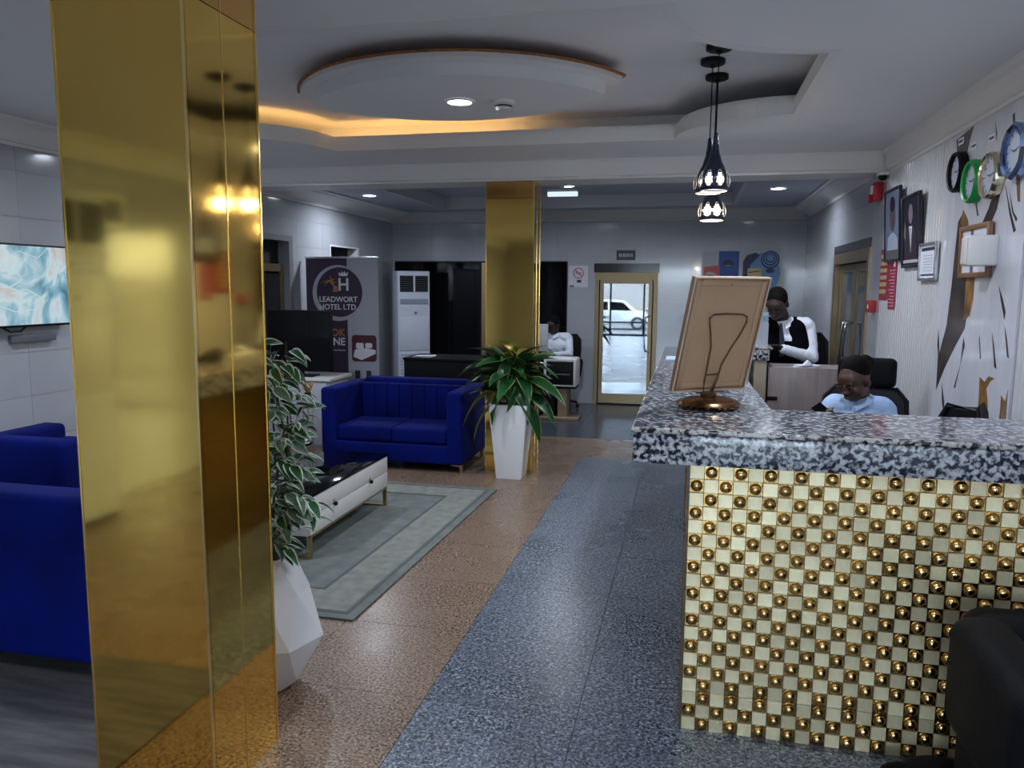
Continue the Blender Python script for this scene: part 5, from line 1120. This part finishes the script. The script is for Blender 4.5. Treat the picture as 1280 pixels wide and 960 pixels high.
def person(name, label, base, J, skin, shirt, hair_fn, sleeve, extra=None, trouser=None, voxel=.0065, male=False):
    t = thing(name, label, 'person', base)
    mb = MB(); V = Vector
    hips, chest, neck = V(J['hips']), V(J['chest']), V(J['neck']); side = (V(J['shL']) - V(J['shR'])).normalized()
    wS = (V(J['shL']) - V(J['shR'])).length / 2
    # trunk: flattened capsules along the spine
    mb.cap(hips, hips.lerp(chest, .5), .115, .105, 16, 1.35, side); mb.cap(hips.lerp(chest, .5), chest, .105, .112, 16, 1.35, side)
    mb.cap(V(J['shR']) * .85 + neck * .15, V(J['shL']) * .85 + neck * .15, .056, .056, 14); mb.cap(chest, neck - (neck - chest) * .25, .10, .075, 16, 1.3, side)
    hc = V(J['head']); H = frame_m(hc, J['fwd'], J['up']); mb.cap(neck - (hc - neck).normalized() * .04, H @ V((0, -.025, -.05)), .058, .052, 14)
    add_head(mb, H)
    for s_ in 'LR':
        sh, el, wr = V(J['sh' + s_]), V(J['el' + s_]), V(J['wr' + s_]); mb.cap(sh, el, .048, .038, 12); mb.cap(el, wr, .038, .026, 12)
        hand(mb, wr, J['hd' + s_], J['hn' + s_], J.get('curl' + s_, .9), 1 if s_ == 'L' else -1)
        hp, kn, an = V(J['hip' + s_]), V(J['kn' + s_]), V(J['an' + s_]); mb.cap(hp, kn, .082, .055, 14); mb.cap(kn, an, .053, .036, 12); f = V(J['foot']).normalized(); mb.cap(an, an + f * .14 + V((0, 0, -.045)), .036, .028, 10)
    fuse('body', mb, skin, t, voxel, 6)
    # shirt: the same trunk a little larger, sleeves to elbow or wrist, open at the neck
    sb = MB(); g_ = .012
    sb.cap(hips + (chest - hips) * .05, hips.lerp(chest, .5), .118 + g_, .112 + g_, 18, 1.35, side); sb.cap(hips.lerp(chest, .5), chest, .112 + g_, .122 + g_, 18, 1.34, side)
    sb.cap(V(J['shR']) * .88 + neck * .12, V(J['shL']) * .88 + neck * .12, .060 + g_, .060 + g_, 16); sb.cap(chest, neck - (neck - chest) * .30, .112 + g_, .072 + g_, 18, 1.3, side)
    for s_ in 'LR':
        sh, el, wr = V(J['sh' + s_]), V(J['el' + s_]), V(J['wr' + s_])
        if sleeve == 'short': sb.cap(sh, sh.lerp(el, .62), .062, .060, 14)
        else: sb.cap(sh, el, .058, .050, 14); sb.cap(el, el.lerp(wr, .86), .049, .036, 14); sb.cap(el.lerp(wr, .84), el.lerp(wr, .95), .038, .036, 14)
    fuse('shirt', sb, shirt, t, voxel, 5, .0065)
    # collar: two folded wings round the neck
    fz = V(J['fwd']); fz.z = 0; fz.normalize(); up_ = (hc - neck).normalized()
    for s_ in (-1, 1):
        cb = MB(); R_ = fz.cross(V((0, 0, 1))) * s_; bk = neck - fz * .055 + up_ * .035; sdp = neck + R_ * .066 + up_ * .030; fnt = neck + fz * .075 + R_ * .022 - up_ * .02
        lo1 = neck - fz * .085 + V((0, 0, -.005)); lo2 = neck + R_ * .095 - V((0, 0, .008)); lo3 = neck + fz * .10 + R_ * .055 - V((0, 0, .055))
        cb.loft([[tuple(p), tuple(q), tuple(q + V((0, 0, -.005)) * 1), tuple(p + V((0, 0, -.008)))] for p, q in ((bk, lo1), (sdp, lo2), (fnt, lo3))])
        obj('collar', cb, shirt, t, smooth=True, bevel=.002, subsurf=1)
    # trousers
    tb = MB(); tb.cap(hips - side * .02, hips + side * .02, .125, .125, 16, 1.3, side)
    for s_ in 'LR':
        hp, kn, an = V(J['hip' + s_]), V(J['kn' + s_]), V(J['an' + s_]); tb.cap(hp, kn, .092, .066, 14); tb.cap(kn, kn.lerp(an, .95), .066, .055, 14)
    fuse('trousers', tb, trouser or vestm, t, .009, 4)
    for s_ in 'LR':
        an = V(J['an' + s_]); f = V(J['foot']).normalized(); fuse('shoe', MB().cap(an + V((0, 0, -.03)), an + f * .17 + V((0, 0, -.052)), .042, .034, 10).cap(an - f * .04 + V((0, 0, -.045)), an + f * .1 + V((0, 0, -.05)), .036, .036, 10), leather, t, .006, 2)
    hair_fn(t, H)
    # eyes, lids, brows, lips
    for s_ in (-1, 1):
        ey = obj('eye', MB().ell((s_ * .029, .076, .000), (.012, .010, .010)), mat('eye white', (.35, .32, .30), .3), t, smooth=True) if False else None
        q = MB().ell((s_ * .029, .0765, .000), (.0125, .010, .0095)); q.xf(H); ey = obj('eye', q, mat('eye white', (.38, .34, .31), .3), t, smooth=True)
        q = MB().ell((s_ * .029, .0835, -.003), (.006, .0045, .006)); q.xf(H); obj('iris', q, mat('iris', (.01, .006, .004), .2), ey, smooth=True)
        q = MB().ell((s_ * .029, .0775, .003), (.0145, .012, .0085)); q.xf(H); obj('eyelid', q, skin, t, smooth=True)
        q = MB().tube([(s_ * .014, .091, .020), (s_ * .030, .092, .026), (s_ * .048, .078, .021)], [.0018, .003, .0015], 6); q.xf(H); obj('eyebrow', q, hairm, t, smooth=True)
    q = MB().tube([(-.022, .090, -.056), (-.010, .100, -.0535), (0, .101, -.055), (.010, .100, -.0535), (.022, .090, -.056)], [.001, .0045, .0045, .0045, .001], 8).tube([(-.020, .090, -.059), (0, .099, -.0625), (.020, .090, -.059)], [.001, .0055, .001], 8); q.xf(H)
    obj('lips', q, mat('lips', (.11, .035, .035), .4), t, smooth=True)
    return t, H
def hair_woman(t, H):
    q = MB().add(*(lambda m: (m.v, m.f))(MB().ell((0, -.034, .052), (.0785, .088, .081), None, 22, 16)), H)
    for i in range(9):
        a = -1.1 + i * .275; q.cap(H @ Vector((.062 * math.sin(a), .012 * math.cos(a) - .02, .112 - .035 * abs(a))), H @ Vector((.045 * math.sin(a), -.12, .05)), .018, .012, 8)
    q.ell((0, 0, 0), (.001, .001, .001)); q.v = q.v
    q.cap(H @ Vector((0, -.125, .055)), H @ Vector((0, -.150, .035)), .040, .036, 12)
    q.sub((0, 0, 0)); fuse('hair', q, hairm, t, .006, 2)
def hair_man(t, H):
    q = MB().add(*(lambda m: (m.v, m.f))(MB().ell((0, -.026, .038), (.0785, .092, .085), None, 22, 16)), H); q.add(*(lambda m: (m.v, m.f))(MB().ell((0, -.05, -.01), (.070, .062, .06), None, 18, 12)), H)
    fuse('hair', q, hairm, t, .006, 2)
# seated woman looking down at her phone
Jw = dict(hips=(1.0, 4.74, .54), chest=(.965, 4.69, .84), neck=(.945, 4.665, .985), head=(.905, 4.60, 1.095), fwd=(-.62, -.62, -.42), up=(-.25, -.20, 1),
          shL=(1.09, 4.66, .925), shR=(.815, 4.71, .925), elL=(1.08, 4.50, .70), elR=(.76, 4.56, .72), wrL=(.89, 4.42, .865), wrR=(.745, 4.50, .845),
          hdL=(-.9, .05, .25), hnL=(-.2, .2, 1), hdR=(-.1, -.35, .9), hnR=(.9, -.3, .2), curlL=.7, curlR=.9,
          hipL=(1.08, 4.68, .53), hipR=(.90, 4.70, .53), knL=(1.04, 4.27, .52), knR=(.86, 4.28, .52), anL=(1.04, 4.25, .10), anR=(.86, 4.26, .10), foot=(0, -1, 0))
tw, Hw = person('person', 'seated person in a pale blue shirt looking down at a phone behind the counter', (1.0, 4.74, 0), Jw, skinm, shirtb, hair_woman, 'short', trouser=mat('navy skirt cloth', (.01, .012, .03), .8))
obj('placket', MB().tube([(.905, 4.57, .955), (.895, 4.545, .88), (.90, 4.54, .80), (.91, 4.55, .70)], .006, 6), shirtb, tw, smooth=True)
t = thing('phone', 'black smartphone held in the hand of the seated person', 'phone', (.735, 4.47, .93))
Mp = Matrix.Translation((.740, 4.452, .925)) @ Euler((math.radians(40), math.radians(-28), math.radians(35))).to_matrix().to_4x4()
obj('body', MB().box(-.034, .034, -.072, .072, -.004, .004, Mp), blackp, t, bevel=.003); obj('screen', MB().box(-.031, .031, -.068, .068, .0041, .0046, Mp), blk, t)
# standing man in white shirt and black waistcoat
Jm = dict(hips=(.74, 6.22, .90), chest=(.715, 6.20, 1.20), neck=(.685, 6.165, 1.36), head=(.625, 6.075, 1.485), fwd=(-.28, -.70, -.62), up=(-.10, -.30, 1),
          shL=(.865, 6.17, 1.315), shR=(.525, 6.20, 1.305), elL=(.895, 6.10, 1.09), elR=(.475, 6.14, 1.06), wrL=(.665, 5.955, 1.165), wrR=(.50, 5.96, 1.17),
          hdL=(-.95, -.2, .12), hnL=(0, -.6, -.7), hdR=(.5, -.7, .2), hnR=(.2, .2, -1), curlL=.7, curlR=.8,
          hipL=(.82, 6.22, .88), hipR=(.66, 6.22, .88), knL=(.83, 6.20, .48), knR=(.65, 6.20, .48), anL=(.83, 6.24, .09), anR=(.65, 6.24, .09), foot=(0, -1, 0))
tm, Hm = person('person', 'standing person in white shirt and black waistcoat with head bowed over both hands', (.74, 6.22, 0), Jm, skind, shirtw, hair_man, 'long', male=True)
vb = MB(); V = Vector; sd = (V(Jm['shL']) - V(Jm['shR'])).normalized(); hp, ch, nk = V(Jm['hips']), V(Jm['chest']), V(Jm['neck'])
vb.cap(hp, hp.lerp(ch, .5), .145, .140, 18, 1.36, sd); vb.cap(hp.lerp(ch, .5), ch - V((0, 0, .045)), .140, .146, 18, 1.33, sd)

for q in (-1, 1):
    vb.cap(ch + sd * .085 * q + V((0, -.035, -.02)), ch.lerp(nk, .6) + sd * .085 * q + V((0, -.035, 0)), .110, .074, 12); vb.cap(ch.lerp(nk, .6) + sd * .088 * q + V((0, -.035, 0)), nk + sd * .088 * q + V((0, .015, -.028)), .074, .060, 12)
vb.cap(ch + V((0, .045, 0)), nk + V((0, .06, -.05)), .12, .07, 12, 1.3, sd)
fuse('waistcoat', vb, vestm, tm, .0065, 3, .004)
obj('tie', MB().loft([[(.668, 6.055, 1.345), (.650, 6.05, 1.345), (.650, 6.062, 1.345), (.668, 6.067, 1.345)], [(.690, 6.04, 1.22), (.655, 6.03, 1.22), (.655, 6.045, 1.22), (.690, 6.05, 1.22)], [(.695, 6.045, 1.10), (.66, 6.035, 1.10), (.66, 6.05, 1.10), (.695, 6.06, 1.10)]]), mat('tie navy', (.01, .012, .03), .6), tm)
# far person at the office desk
Jf = dict(hips=(-1.700, 10.06, 0.530), chest=(-1.700, 9.99, 0.840), neck=(-1.705, 9.96, 0.990), head=(-1.725, 9.91, 1.110), fwd=(-.45, -.75, -.45), up=(0, -.25, 1),
          shL=(-1.530, 9.98, 0.935), shR=(-1.880, 9.98, 0.935), elL=(-1.495, 9.84, 0.745), elR=(-1.930, 9.86, 0.750), wrL=(-1.660, 9.66, 0.745), wrR=(-1.820, 9.66, 0.745),
          hdL=(-.5, -.7, 0), hnL=(0, 0, -1), hdR=(.2, -.8, 0), hnR=(0, 0, -1), curlL=.5, curlR=.5,
          hipL=(-1.620, 10.0, 0.520), hipR=(-1.780, 10.0, 0.520), knL=(-1.620, 9.62, 0.510), knR=(-1.780, 9.62, 0.510), anL=(-1.620, 9.66, 0.080), anR=(-1.780, 9.66, 0.080), foot=(0, -1, 0))
person('person', 'distant seated person in a white shirt bent over the desk behind the printer', (-1.6, 10.06, 0), Jf, skind, shirtw, hair_man, 'long', voxel=.008)
office_chair('black office chair of the distant person beside the far wall', (-1.66, 10.12, 0), -.1, False, .96, .22, leather)

# ================================================================ OUTSIDE THE ENTRANCE (seen mirrored in the far door)
t = thing('car', 'silver car parked in the street, seen mirrored in the far glass door', 'car', (-1.0, -17, -.42))
cx = -1.0; y0_, y1_ = -17.9, -16.2
prof = [(-2.2, .25), (-2.25, .55), (-2.1, .78), (-1.35, .90), (-.75, 1.38), (.65, 1.42), (1.35, .98), (2.05, .88), (2.2, .60), (2.2, .25)]
obj('body', MB().prism([(cx - x_, z_ - .42) for x_, z_ in prof], y0_, y1_, axis=1), silver, t, bevel=.06, seg=3)
for s_, yy in ((1, y1_),): obj('side_window', MB().prism([(cx + 1.1, .50), (cx + .68, .90), (cx + .05, .93), (cx + .05, .52)], yy - .002, yy + .012, axis=1), blk, t); obj('side_window', MB().prism([(cx - .03, .52), (cx - .03, .93), (cx - .60, .92), (cx - 1.12, .56)], yy - .002, yy + .012, axis=1), blk, t)
for wx in (-1.38, 1.38):
    for yy in (y0_ + .1, y1_ - .08):
        wh = obj('wheel', MB().prism(disc(cx + wx, -.42 + .32, .32, n=24), yy - .1, yy + .12, axis=1), tyre, t)
        obj('hub', MB().prism(disc(cx + wx, -.42 + .32, .20, n=16), yy + .121, yy + .14, axis=1), mat('alloy', (.5, .5, .52), .3, .8), wh)
struct('street_wall', MB().box(-25, 20, -27, -26.6, -.42, 2.0), mat('street wall', (.42, .38, .34), .9, var=(.36, .33, .30), scale=1))
